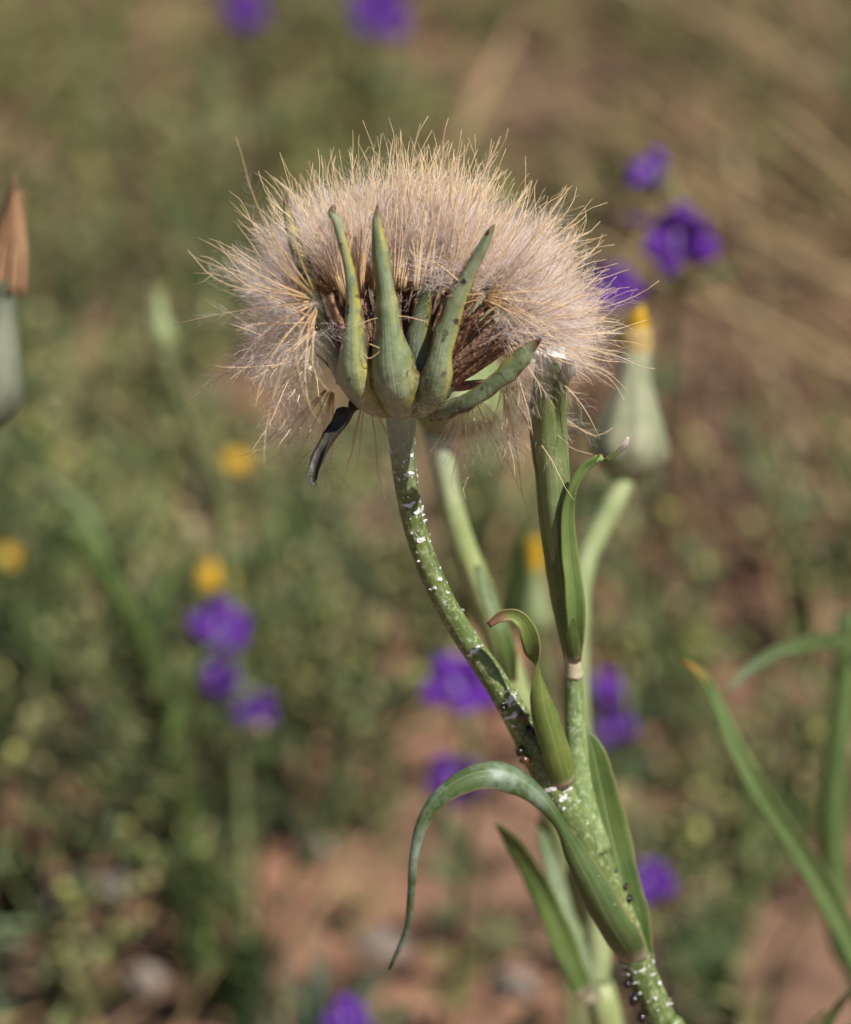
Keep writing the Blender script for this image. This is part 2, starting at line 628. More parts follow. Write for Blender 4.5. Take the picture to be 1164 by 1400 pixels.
px_blade('bract', [(586, 560, -3.5, 22), (606, 557, -7.0, 28), (630, 547, -11, 31), (655, 532, -14, 31), (680, 514, -16, 28), (703, 496, -17.2, 23),
                   (724, 478, -18.2, 18), (741, 463, -18.8, 3)], M['bract'], head, sv(.50, -.15, .85), cup=-.22, n=40, th=.0013)
px_blade('bract', [(512, 558, -1.5, 34), (484, 540, -2.5, 38), (462, 508, -3.5, 32), (446, 468, -4, 28), (434, 425, -4, 24), (418, 380, -2.5, 25),
                   (403, 335, -2, 19), (393, 295, -2, 11), (387, 270, -2, 3)], M['bract'], head, sv(.55, -.8), cup=.28, th=.0007)
# back bracts hold the far side
px_blade('bract', [(556, 556, 4, 40), (585, 540, 9, 50), (602, 505, 12, 42), (615, 450, 14, 34), (628, 390, 16, 24), (640, 330, 17, 4)], M['bract'], head, sv(-1, -.2), cup=.28, th=.0007)
px_blade('bract', [(536, 556, 4, 40), (515, 540, 9, 50), (502, 505, 12, 42), (494, 450, 14, 34), (484, 390, 16, 24), (474, 330, 17, 4)], M['bract'], head, sv(-1, .2), cup=.28, th=.0007)
# short inner bract, shade painted into its green; hanging one painted backlit dark
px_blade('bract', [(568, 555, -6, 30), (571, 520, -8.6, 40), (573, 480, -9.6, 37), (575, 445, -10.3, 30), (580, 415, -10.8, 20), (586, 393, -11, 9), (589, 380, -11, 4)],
         m_bract('bract_shaded', .62), head, sv(1, .1), cup=.25, th=.0008, label='short inner bract with shade painted into its green')
px_blade('bract', [(520, 560, -2.5, 18, sv(1, -.3)), (498, 553, -4.5, 24, sv(.7, -.3, .8)), (484, 558, -5.5, 30, sv(.5, -.4, .8)), (470, 578, -6, 26, sv(.9, -.5, .4)), (452, 603, -6.5, 22, sv(.9, -.5, .4)),
                   (438, 628, -7, 20, sv(.95, -.3, .3)), (429, 647, -7.3, 15, sv(1, -.2, .1)), (426, 658, -7.4, 10, sv(1, 0, .2)), (433, 664, -7.6, 3, sv(.6, 0, .8))],
         M['bract_backlit'], head, cup=.35, th=.0005, label='bract hanging below the seed head, painted blackish as if backlit')

# --- seeds
g = Geo()
zz = np.linspace(0, 1, 12)
L = 15.0e-3
rad = np.interp(zz, [0, .08, .3, .55, .7, .8, .95, 1.0], [.35, .65, .92, .80, .5, .32, .26, .42]) * 1e-3
bend = np.stack([zz ** 2 * .0016, zz * 0, zz * L], 1)
g.tube(bend, rad, 10)
Vs = g.V[0].reshape(12, 10, 3)
ctr = bend[:, None, :]
rib = np.where(np.arange(10) % 2 == 0, 1.12, .84)[None, :, None]
g.V[0] = (ctr + (Vs - ctr) * rib).reshape(-1, 3)
seed_me = g.mesh('seed', M['seed'])


# --- pappus: rays with interwoven plumes
def pappus_mesh(a_lo, a_hi, curl, nr, Lr, rs, nb=80, plume_len=3.4e-3, az=None, wig=1.0):
    rg = np.random.default_rng(rs)
    g = Geo()
    n = 11
    for i in range(nr):
        psi = (2 * math.pi * i / nr + rg.normal() * .15) if az is None else rg.uniform(*az)
        a0 = a_lo + (a_hi - a_lo) * rg.beta(1.6, 1.2)
        Lx = Lr * rg.uniform(.72, 1.10) * (1.30 if i % 4 == 0 else 1.0)
        t = np.linspace(0, 1, n)
        ang = a0 + curl * rg.uniform(.5, 1.3) * (t - .15) ** 1 * (t > .15)
        ps = psi + rg.normal() * .30 * t + wig * .30 * rg.normal() * t ** 2 * np.sin(t * rg.uniform(3, 7))
        D = np.stack([np.sin(ang) * np.cos(ps), np.sin(ang) * np.sin(ps), np.cos(ang)], 1)
        P = np.cumsum(D * Lx / n, 0) + np.array([math.cos(psi), math.sin(psi), 0]) * .25e-3
        # wavy thread-like ends
        w = rg.normal(size=3) * .9e-3 * wig
        ph = rg.uniform(0, 6)
        P = P + (np.sin(t * rg.uniform(5, 10) + ph) - math.sin(ph))[:, None] * (t ** 2.4)[:, None] * w * 1.15
        r = np.interp(t, [0, .15, .6, 1], [.125, .100, .068, .028]) * 1e-3
        g.tube(P, r, 4, mat=0)
        # plumes
        tb = rg.beta(1.6, 1.35, nb) * .67 + .15
        x = tb * (n - 1)
        i0 = np.minimum(x.astype(int), n - 2)
        fr = (x - i0)[:, None]
        B = P[i0] * (1 - fr) + P[i0 + 1] * fr
        T = norm(P[i0 + 1] - P[i0])
        rnd = rg.normal(size=(nb, 3))
        side = norm(rnd - T * np.sum(rnd * T, 1)[:, None])
        up = np.cross(T, side)
        ln = plume_len * rg.uniform(.45, 1.15, nb) * np.interp(tb, [0, .25, .62, .82], [.6, 1.05, 1.0, .35])
        pts = []
        for q in range(5):
            f = q / 4
            wob = up * (np.sin(f * 5 + rg.uniform(0, 6, nb)) * .16 * f)[:, None]
            pts.append(B + (side * (f - .25 * f * f) + T * (.45 * f + .35 * f * f) + wob + rg.normal(size=(nb, 3)) * .05 * f) * ln[:, None])
        pts = np.stack(pts, 1)
        wd = norm(np.cross(T, rg.normal(size=(nb, 3)))) * .0135e-3
        tp = np.array([1, .9, .8, .65, .3])[None, :, None]
        V = np.stack([pts - wd[:, None, :] * tp, pts + wd[:, None, :] * tp], 2).reshape(-1, 3)
        F = []
        for b_ in range(nb):
            o = b_ * 10
            for q in range(4):
                F.append((o + 2 * q, o + 2 * q + 1, o + 2 * q + 3, o + 2 * q + 2))
        g.add(V, F, mat=1)
    return g.mesh('pappus', [M['ray'], M['plume']])


NARROW = [pappus_mesh(R(1), R(11), R(5), 22, 18.5e-3, 150 + i, nb=40) for i in range(6)]
BRUSH = [pappus_mesh(R(3), R(20), R(8), 22, 18.0e-3, 100 + i, nb=62) for i in range(7)]
FAN = [pappus_mesh(R(6), R(34), R(16), 20, 17.0e-3, 200 + i, nb=62) for i in range(6)]
STAR = [pappus_mesh(R(30), R(72), R(26), 18, 17.5e-3, 300 + i, nb=50) for i in range(4)]


def put(base, d, dp, me, ls=1.0, roll=None):
    """seed from base along d, pappus at its end along dp"""
    roll = random.uniform(0, 6.28) if roll is None else roll
    d = norm(d)
    x = np.asarray(dp) - d * (np.asarray(dp) @ d)
    x = x if np.linalg.norm(x) > .05 else CR
    m = basis(base, d, x, ls)
    link('seed', seed_me, head, m)
    tip = base + d * (L * ls) + norm(x) * .0016 * ls
    link('pappus', me, head, basis(tip - norm(dp) * .0002, dp, None, random.uniform(.93, 1.05), roll))


NS = 92
for i in range(NS):
    rr_ = math.sqrt((i + .5) / NS)
    ph = i * 2.399963 + random.uniform(-.1, .1)
    cx, cz = math.cos(ph), math.sin(ph)            # cz>0: towards the viewer
    front = max(0, cz)
    back = max(0, -cz)
    right = max(0, cx)
    left = max(0, -cx)
    ths = R(56) * right ** 2 + R(21) * front ** 2 + R(34) * left ** 2 + R(60) * back ** 2
    thp = R(78) * right ** 2 + R(-9) * front ** 2 + R(50) * left ** 2 + R(84) * back ** 2
    if left > .75 and rr_ > .72 and front > .05:
        continue
    out = norm(CR * cx - CF * cz)
    th = ths * rr_ + random.gauss(0, .04)
    tp = thp * rr_ ** 1.15 + random.gauss(0, .13)
    d = AX * math.cos(th) + out * math.sin(th)
    dp = AXP * math.cos(tp) + out * math.sin(tp)
    base = O + AX * (3.2e-3 * (1 - rr_ ** 2)) + out * (7.6e-3 * rr_)
    if rr_ > .72 and front < .75:
        me = random.choice(FAN)
    else:
        me = random.choice(BRUSH)
    if front > .5 and rr_ > .45:
        me = random.choice(NARROW)
    if rr_ > .9 and back > .6:
        me = random.choice(STAR + FAN)
    put(base, d, dp, me, random.uniform(.86, 1.0) - .08 * front * rr_)

# single open parasols that stand out in the photograph
def hero(px, py, dd, dp, a_lo, a_hi, curl, nr, rs, az=None, Lr=18e-3, nb=70):
    tip = at(px, py, dd * 1e-3)
    base = O + norm(tip - O - AX * ((tip - O) @ AX)) * 7.5e-3
    d = norm(tip - base)
    ls = np.linalg.norm(tip - base) / L
    link('seed', seed_me, head, basis(base, d, None, min(ls, 1.25)))
    link('pappus', pappus_mesh(a_lo, a_hi, curl, nr, Lr, rs, nb, az=az, wig=.7), head, basis(tip, dp, CU, 1.0))


hero(435, 412, -18, sv(-.93, -.34, -.08), R(14), R(72), R(38), 26, 501, Lr=20.0e-3, nb=40)
hero(430, 490, 3, sv(-.8, .1, -.55), R(25), R(62), R(18), 16, 502)
hero(655, 402, -16, sv(.90, -.30, -.18), R(8), R(34), R(26), 14, 503)
hero(690, 455, -6, sv(.85, -.1, -.50), R(10), R(48), R(18), 18, 504)
hero(640, 530, 16, sv(.10, .15, -1), R(8), R(42), R(10), 18, 505, nb=40)
hero(690, 520, 12, sv(.40, .05, -.9), R(8), R(40), R(10), 16, 506, nb=60)
hero(455, 525, 12, sv(-.40, .1, -.9), R(8), R(36), R(10), 14, 507, nb=70)
hero(425, 450, 8, sv(-.95, .1, .1), R(20), R(55), R(20), 18, 509, nb=90)
hero(440, 440, -6, sv(-.95, -.2, -.2), R(15), R(60), R(24), 16, 511, nb=90)
hero(500, 530, 16, sv(-.1, .2, -.95), R(10), R(40), R(8), 9, 508, nb=24)

# loose strands caught across the bracts
g = Geo()
for c in ([(470, 470, -13), (500, 440, -15.2), (545, 432, -15.6), (585, 440, -15)], [(640, 395, -15.5), (600, 362, -15), (570, 350, -14), (560, 342, -13)],
          [(505, 470, -15), (520, 478, -15.5), (505, 490, -15), (495, 480, -15)], [(620, 420, -15), (660, 410, -16), (700, 430, -17), (735, 470, -18), (742, 520, -18)],
          [(610, 405, -15), (680, 405, -16.5), (740, 445, -17.5), (790, 505, -18)]):
    s = spline([at(a, b, d * 1e-3) for a, b, d in c], 18)
    g.tube(s, np.linspace(.09e-3, .04e-3, 18), 5)
o = geo_obj('loose_strand', g, M['ray'], head)
o['kind'] = 'stuff'
g = Geo()
for cxp, cyp, sp, nn_ in ((600, 368, 32, 170), (645, 385, 36, 120), (520, 425, 14, 14), (735, 455, 30, 200), (462, 450, 16, 40)):
    for _ in range(nn_):
        p = at(cxp + random.gauss(0, sp), cyp + random.gauss(0, sp * .45), random.uniform(-15.5, -12) * 1e-3)
        d = norm(CR * random.gauss(0, 1) + CU * random.gauss(0, .5) + CF * random.gauss(0, .3)) * random.uniform(1, 2.5) * 1e-3
        b_ = norm(RNG.normal(size=3)) * .5e-3
        s = spline([p - d, p + b_, p + d, p + d * 1.6 - b_], 8)
        g.tube(s, .014e-3, 3, cap=False)
o = geo_obj('loose_plume', g, M['plume'], head)
o['kind'] = 'stuff'


# --- wax flakes on the stem
def flake_geo(g, pos, nrm, tan, size):
    nrm, tan = norm(nrm), norm(tan)
    b_ = np.cross(nrm, tan)
    m = 9
    ring = []
    for q in range(m):
        a = 2 * math.pi * q / m
        r = size * random.uniform(.45, 1.1)
        ring.append(pos + tan * math.cos(a) * r * 1.25 + b_ * math.sin(a) * r * .7 + nrm * random.uniform(-.08, .14) * size)
    V = [pos + nrm * size * random.uniform(.05, .22)] + ring + [p - nrm * .18e-3 for p in ring]
    F = [(0, 1 + q, 1 + (q + 1) % m) for q in range(m)] + [(1 + q, 1 + m + q, 1 + m + (q + 1) % m, 1 + (q + 1) % m) for q in range(m)]
    g.add(V, F)


for px, py, sz in [(564, 621, 6), (560, 648, 7), (560, 690, 9), (573, 700, 7), (577, 738, 6), (589, 803, 9), (650, 888, 9),
                   (668, 922, 7), (698, 957, 10), (690, 965, 8), (700, 978, 8), (756, 1076, 9), (771, 1090, 8), (790, 1080, 6), (768, 1110, 6), (880, 1330, 9), (890, 1345, 7)]:
    s, t = stem_at(py)
    p = at(px, py, (px_of(s[:3])[2]) - s[3] * .9)
    n_ = norm(p - s[:3])
    g = Geo()
    flake_geo(g, s[:3] + n_ * s[3] * 1.0, n_, norm(np.cross(n_, t)), sz * MM)
    geo_obj('wax_flake', g, M['flake'], stem, False)
g = Geo()
clusters = [(598, 9, 20), (622, 10, 40), (648, 10, 45), (690, 9, 40), (704, 8, 34), (738, 9, 16), (770, 10, 12), (803, 6, 22), (860, 16, 8), (888, 5, 18), (922, 10, 10), (958, 7, 30), (978, 7, 18), (1010, 12, 10),
            (1080, 10, 40), (1092, 10, 30), (1130, 20, 12), (1322, 7, 60), (1336, 8, 50), (1365, 16, 22)]
for cy, sp, nn_ in clusters:
    a0 = random.uniform(-.5, .6)
    for _ in range(nn_):
        s, t = stem_at(cy + random.gauss(0, sp))
        a = a0 + random.gauss(0, .75)
        sd = norm(np.cross(t, CF))
        n_ = norm(-CF * math.cos(a) + sd * math.sin(a))
        flake_geo(g, s[:3] + n_ * s[3] * .985, n_, norm(RNG.normal(size=3) * .6 + np.cross(n_, t)), min(6.5, random.lognormvariate(.75, .55)) * MM)
o = geo_obj('wax_speckle', g, M['flake'], stem, False)
o['kind'] = 'stuff'

WHITE_END = m_leaf('leaf_white_ended', (.11, .17, .05), (.29, .35, .15), tipc=(.72, .73, .70), tip0=.62)
# --- side shoot: stalk, collar, leafy wrapped bud
def px_tube(name, ctrl, mat, parent, n=40, sides=16, lump=.03, depth=mdd, flat=1.0):
    rows = []
    for r in ctrl:
        dd = (r[2] * 1e-3) + (depth(r[1]) if depth else 0)
        rows.append([*at(r[0], r[1], dd), r[3] * MM * (FOCUS + dd) / FOCUS / 2])
    s = spline(rows, n)
    g = Geo()
    g.tube(s[:, :3], np.maximum(s[:, 3], 1e-5), sides, lump=lump, flat=flat)
    return geo_obj(name, g, mat, parent)


px_tube('side_stalk', [(783, 905, 5, 22), (784, 925, 5, 26), (785, 970, 5, 28), (788, 1010, 4, 31), (790, 1060, 2.5, 36), (798, 1110, 1.0, 42), (815, 1165, 0, 44)], M['stalk'], plant)
px_tube('collar', [(781, 885, 4.8, 21), (783, 905, 4.8, 23), (784, 918, 4.8, 25.5), (785, 923, 4.8, 27), (785, 926, 4.8, 24)], M['collar'], plant, 14, 18, .10)
px_tube('bud', [(750, 486, 6, 16), (749, 510, 6, 36), (749, 560, 6, 44), (752, 620, 6, 45), (757, 690, 6, 44), (765, 760, 6, 44), (774, 830, 6, 38), (780, 880, 5.5, 27), (783, 908, 5, 22)], M['leaf_shoot'], plant, 36, 18, .05)
px_blade('leaf', [(783, 905, 4, 20), (778, 870, 2.0, 28), (771, 810, 1.2, 34), (762, 740, 1.5, 30), (750, 680, 2.2, 26), (738, 630, 3.5, 24), (732, 575, 4.2, 20), (733, 530, 4.5, 10)], M['leaf'], plant, sv(1, -.4), cup=.25, depth=mdd, th=.0006)
px_blade('leaf', [(785, 905, 4, 16), (783, 850, 2.5, 27), (777, 780, 2, 28), (769, 700, 2, 24), (766, 630, 1.6, 26), (764, 570, .5, 25), (768, 530, -1.5, 22), (777, 506, -3.5, 20, sv(.9, 0, -.5)), (772, 486, -5, 19, sv(.3, 0, -1)), (755, 480, -6, 15, sv(0, 0, -1)), (742, 488, -6.5, 6, sv(-.2, 0, -1))],
         WHITE_END, plant, sv(1, .2), n=44, cup=.22, depth=mdd, th=.0006, label='green leaf with a hooked whitish end')
px_blade('leaf', [(786, 905, 5, 14), (787, 850, 2, 26), (784, 800, 1, 28), (778, 750, .5, 23), (776, 700, .5, 18), (783, 665, 0, 14), (797, 640, 0, 13), (812, 628, -.5, 9), (819, 626, -.5, 12), (828, 628, -.5, 8), (845, 616, -.5, 9), (855, 606, -.5, 10), (859, 597, -.5, 5)],
         m_leaf('leaf_dry_ended', (.11, .19, .045), (.24, .33, .10), tipc=(.58, .47, .45)), plant, sv(1, .1), n=40, cup=-.25, depth=mdd, th=.0006, label='green leaf with a shrivelled pinkish tip')
px_blade('leaf', [(766, 800, 2.0, 10), (760, 730, 1.2, 26), (754, 660, .8, 35), (749, 590, .2, 37), (746, 545, -1, 34), (745, 515, -3, 28), (742, 494, -4.5, 21, sv(.95, 0, .3)), (734, 484, -5.5, 15, sv(.6, 0, .8)), (727, 497, -6, 6)], WHITE_END, plant, sv(1, 0), n=40, cup=.22, depth=mdd, label='green leaf with a short whitish hooked end')
# twisted curl leaf in front of the fork
px_blade('leaf', [(774, 1075, -2.5, 26, sv(1, .3)), (767, 1050, -4, 38, sv(1, .25)), (756, 1010, -5, 40, sv(1, .3)), (744, 970, -5.5, 32, sv(1, .5)), (737, 935, -5.8, 22, sv(.6, .9)), (734, 915, -6, 14, sv(.15, 1)),
                   (731, 898, -6, 22, sv(-.6, .8)), (727, 875, -6, 26, sv(-.9, .4)), (718, 853, -6, 22, sv(-.8, .2, -.5)), (703, 841, -6, 18, sv(-.3, .3, -.9)), (685, 843, -6.5, 16, sv(.2, .1, -1)), (668, 855, -7, 9, sv(.4, 0, -1))],
         M['leaf_curl'], plant, n=52, cup=.16, depth=mdd, th=.00045, label='yellowish green leaf twisting into a curl')
# the long arching leaf
px_blade('leaf', [(868, 1318, -2, 36, sv(1, .1)), (853, 1290, -4.5, 50, sv(1, -.1)), (832, 1255, -5.5, 50, sv(1, -.15)), (810, 1212, -5.5, 43, sv(1, -.1)), (788, 1170, -5, 30, sv(.9, -.1, .3)), (768, 1130, -5, 17, sv(.7, 0, .7)), (745, 1096, -6, 28, sv(.45, .3, .85)),
                   (712, 1068, -7, 42, sv(.25, .5, .85)), (676, 1056, -8, 43, sv(0, .6, .8)), (637, 1064, -9, 35, sv(-.3, .65, .7)), (600, 1090, -10, 26, sv(-.6, .6, .5)), (576, 1128, -10.5, 18, sv(-.85, .5, .2)),
                   (565, 1175, -10.5, 12, sv(-.95, .35)), (562, 1225, -9.5, 11, sv(-1, .2)), (555, 1275, -8, 9, sv(-1, .1)), (532, 1325, -7, 3, sv(-1, 0))],
         M['leaf_blue'], plant, n=64, cup=.18, depth=mdd, th=.0005, label='long grey-green leaf arching over to the ground')
# broad upright blade behind the fork
px_blade('leaf', [(876, 1314, 3, 34), (867, 1270, 3.5, 44), (851, 1210, 5, 50), (834, 1140, 7, 50), (820, 1075, 8, 43), (808, 1020, 9, 27), (799, 995, 9.5, 6)], M['leaf'], plant, sv(1, .25), cup=-.2, depth=mdd, th=.0006)


# --- aphids
def aphid(px, py, size, mat, label, dirp, dd=None, group='aphids on the salsify stem'):
    s, t = stem_at(py)
    depth = px_of(s[:3])[2] - s[3] * 1.05 if dd is None else dd
    p = at(px, py, depth)
    q = size * MM
    z = norm(-CF + CU * .2)
    m = basis(p, z, CR * dirp[0] + CU * dirp[1], q)
    root = thing('aphid', p, label, 'aphid', group)
    g = Geo()
    tt = np.linspace(0, 1, 9)
    P = np.stack([(tt - .5) * 1.1, tt * 0, .03 + .05 * np.sin(tt * 3.1)], 1)
    g.tube(P, np.array([.04, .20, .33, .41, .42, .36, .25, .20, .05]), 12)
    g.tube(np.array([(-.38, .16, .15), (-.55, .22, .24)]), [.045, .03], 5)
    g.tube(np.array([(-.38, -.16, .15), (-.55, -.22, .24)]), [.045, .03], 5)
    g.V = [np.array([(m @ Vector(v))[:] for v in a]) for a in g.V]
    geo_obj('body', g, mat, root)
    for k_ in range(3):
        for sgn in (1, -1):
            g = Geo()
            x0 = .05 + .15 * k_
            g.tube(np.array([(x0, sgn * .25, 0), (x0 + .15 * (k_ - 1), sgn * .55, .12), (x0 + .3 * (k_ - 1), sgn * .78, -.32)]), [.04, .03, .015], 5)
            g.V = [np.array([(m @ Vector(v))[:] for v in a]) for a in g.V]
            geo_obj('leg', g, mat, root)
    for sgn in (1, -1):
        g = Geo()
        g.tube(np.array([(.48, sgn * .08, .1), (.75, sgn * .25, .2), (1.0, sgn * .32, .05)]), [.02, .014, .008], 4)
        g.V = [np.array([(m @ Vector(v))[:] for v in a]) for a in g.V]
        geo_obj('antenna', g, mat, root)


aphid(688, 968, 11, M['aphid'], 'tiny black aphid on the edge of the salsify stem, highest of the cluster', (.3, 1))
aphid(716, 981, 17, M['aphid_brown'], 'brown shiny aphid on the stem above the black ones', (1, .5))
aphid(726, 1000, 19, M['aphid'], 'large round black aphid between stem and curling leaf', (-.4, 1))
aphid(711, 1027, 15, M['aphid'], 'black aphid on the stem edge just above a brown one', (.3, 1))
aphid(718, 1039, 16, M['aphid_brown'], 'brown aphid on the stem edge below a black one', (1, .3))
for px, py, sz, lb in [(840, 1191, 9, 'small dark aphid high on the broad upright leaf'), (856, 1212, 9, 'small dark aphid midway on the broad upright leaf'), (860, 1229, 12, 'larger dark aphid lowest on the broad upright leaf')]:
    aphid(px, py, sz, M['aphid'], lb, (.2, 1), dd=mdd(py) - .001, group='aphids on the broad leaf')
aphid(858, 1345, 14, M['aphid'], 'black aphid under the lower stem node, upper of three', (.2, 1))
aphid(867, 1366, 20, M['aphid'], 'fat black aphid under the lower stem node, middle of three', (.5, 1))
aphid(877, 1391, 18, M['aphid'], 'black aphid under the lower stem node, lowest of three', (-.3, 1))

# ================================================================== OTHER SALSIFY PLANTS
def closed_head(parent, base, axis, length, width, petal_mat=None, petal_len=0.02, green=M['stem_pale'], taper=.30, wp=.3):
    """pear-shaped closed head: eight bracts round a core, petals or pappus sticking out at the tip"""
    axis = norm(axis)
    ref = norm(np.cross(axis, CF))
    oth = np.cross(axis, ref)
    g = Geo()
    zs = np.linspace(0, 1, 10)
    rad = np.interp(zs, [0, .06, .2, .35, .55, .8, 1], [.22, .55, .93, .98, .72, .40, taper]) * width / 2 * .93
    g.lathe(np.array([base + axis * z * length for z in zs]), rad, 16)
    core = geo_obj('closed_head', g, green, parent)
    for q in range(8):
        a = q * math.pi / 4 + .2
        o = ref * math.cos(a) + oth * math.sin(a)
        t = np.cross(axis, o)
        zz_ = np.linspace(0, 1.02 + .05 * (q % 2), 12)
        rr2 = np.interp(zz_, [0, .06, .2, .35, .55, .8, 1.1], [.24, .58, .97, 1.0, .76, .44, taper]) * width / 2
        P = np.array([base + axis * z * length + o * r for z, r in zip(zz_, rr2)])
        W = np.interp(zz_, [0, .2, .5, .9, 1.07], [.40, 1.0, .80, .34, .03]) * width
        g = Geo()
        g.blade(P, W, np.broadcast_to(t, P.shape), .17, .0004, 7)
        geo_obj('bract', g, green, core)
    if petal_mat:
        tip = base + axis * length * .93
        for q in range(9):
            a = q * 2 * math.pi / 9
            o = ref * math.cos(a) + oth * math.sin(a)
            ln = petal_len * random.uniform(.75, 1.05)
            tt = np.linspace(0, 1, 8)
            hairy = petal_mat is M['tan']
            ln *= random.uniform(.6, 1.05) if hairy else 1
            P = np.array([tip + axis * ln * t + o * width * (taper * (.38 - .24 * t + .05 * (q % 3 - 1) * t) if hairy else taper * .35 + wp * .12 * t) for t in tt])
            g = Geo()
            g.blade(P, width * wp * (np.interp(tt, [0, .4, .8, 1], [.7, .6, .3, .04]) if hairy else np.interp(tt, [0, .5, .9, 1], [.5, .75, .6, .25])), np.broadcast_to(np.cross(axis, o), P.shape), -.1, .0003, 5)
            geo_obj('petal' if petal_mat is M['yellow'] else 'pappus_tuft', g, petal_mat, core)
    return core


def closed_head_tip(parent, base, axis, ln, wd):
    axis = norm(axis)
    ref = norm(np.cross(axis, CF))
    oth = np.cross(axis, ref)
    for q in range(7):
        a = q * 2 * math.pi / 7
        o = ref * math.cos(a) + oth * math.sin(a)
        tt = np.linspace(0, 1, 8)
        l2 = ln * random.uniform(.8, 1.05)
        P = np.array([base + axis * (l2 * t - .002) + o * wd * (.22 + .12 * t) for t in tt])
        g = Geo()
        g.blade(P, wd * .5 * np.interp(tt, [0, .4, .9, 1], [.6, .9, .9, .5]), np.broadcast_to(np.cross(axis, o), P.shape), -.1, .0003, 5)
        geo_obj('petal', g, M['yellow'], parent)


def stem_to_ground(parent, pts, rad, mat, name='stem', n=40, root=None):
    g = Geo()
    s = spline(pts, n)
    g.tube(s, np.linspace(rad, rad * 1.25, n), 10, lump=.05)
    return geo_obj(name, g, mat, parent)


def gfoot(p, dx=0.02, dy=0.01):
    return gpoint(p[0] + dx, p[1] + dy) - np.array([0, 0, .006])


# pale budding plant just behind
D2 = .09
p_low = at(835, 1420, D2 + .03)
foot = gfoot(p_low, .03, .01)
pl2 = thing('salsify_plant', foot, 'pale green salsify with a closed yellow-tipped bud, blurred behind the sharp seed head', 'plant')
pts2 = [at(px, py, D2 + dd) for px, py, dd in [(598, 590, 0), (608, 650, .002), (625, 720, .004), (650, 790, .006), (676, 860, .010), (708, 950, .014), (740, 1050, .018), (766, 1140, .022), (786, 1240, .026), (812, 1340, .03)]] + [p_low, (p_low + foot) / 2, foot]
g = Geo()
s = spline(pts2, 60)
g.tube(s, np.interp(np.linspace(0, 1, 60), [0, .1, .35, .6, 1], [2.6, 2.1, 2.6, 2.7, 3.2]) * 1e-3, 12, lump=.05)
geo_obj('stem', g, m_stem('stem_behind', (.15, .20, .06), (.32, .36, .15), .8), pl2)
closed_head(pl2, at(600, 596, D2), norm(CU + CR * .32), .026, .0175)
bp = [at(858, 652, .14), at(838, 690, .135), at(815, 735, .12), at(797, 780, .115), at(790, 850, .11), at(790, 960, .11), at(800, 1080, .11), at(815, 1200, .108), at(818, 1300, .106), at(814, 1345, .105)]
stem_to_ground(pl2, bp, .0021, M['stem_pale'], 'branch')
closed_head(pl2, at(857, 660, .14), norm(CU + CR * .07), .0245, .0134, m_plain('petal_pale_yellow', (.50, .36, .14), (.62, .46, .20), 300, .6, .3), .0075, m_plain('bract_pale', (.17, .20, .11), (.28, .27, .18), 160, .6), taper=.36, wp=.40)
closed_head_tip(pl2, at(869, 500, .14), norm(CU + CR * .07), .0135, .0045)
for c in ([(800, 1360, 95, 26), (770, 1290, 92, 34), (735, 1210, 88, 30), (705, 1155, 80, 22), (680, 1125, 70, 8)], [(700, 930, 72, 14), (690, 880, 68, 26), (672, 830, 68, 22), (652, 775, 70, 10)],
          [(812, 1370, 100, 22), (780, 1270, 104, 26), (752, 1180, 108, 20), (735, 1120, 112, 6)]):
    px_blade('leaf', c, M['leaf'], pl2, sv(1, .3), cup=-.2, th=.0005)

# small yellow-tipped bud further back
p = at(733, 870, .28)
foot = gfoot(at(760, 1010, .33), .01, .0)
pl3 = thing('salsify_plant', foot, 'small pale bud with orange-yellow tip between the two blurred stems', 'plant')
stem_to_ground(pl3, [p, at(738, 930, .29), at(748, 980, .31), foot], .0017, M['stem_pale'])
closed_head(pl3, at(733, 872, .28), CU, .0150, .0070, M['yellow'], .009, taper=.34, wp=.42)

# closed head at the left edge with tan tuft
p = at(-22, 585, .10)
foot = gfoot(at(-60, 1300, .16), -.01, .02)
pl4 = thing('salsify_plant', foot, 'closed grey-green salsify head with a brown tuft on top, beside the left weeds', 'plant')
stem_to_ground(pl4, [p, at(-26, 700, .10), at(-25, 950, .12), at(-50, 1200, .15), foot], .0022, M['stem_pale'])
closed_head(pl4, at(-22, 590, .10), norm(CU + CR * .14), .0275, .0108, M['tan'], .0215, m_plain('bract_grey_green', (.075, .09, .055), (.16, .17, .12), 80, .6), taper=.50, wp=.85)

# slim pale bud further left
p = at(222, 480, .33)
foot = gfoot(at(330, 880, .42), .0, .0)
pl5 = thing('salsify_plant', foot, 'slender closed pale green bud on a thin leaning stem among left weeds', 'plant')
stem_to_ground(pl5, [p, at(240, 540, .34), at(270, 620, .36), at(305, 740, .39), foot], .0016, M['stem_pale'])
closed_head(pl5, at(222, 484, .33), norm(CU - CR * .10), .0150, .0062, None, taper=.5)

DARKSTEM = m_plain('stem_dark', (.045, .080, .020), (.10, .14, .04), 60, .5)
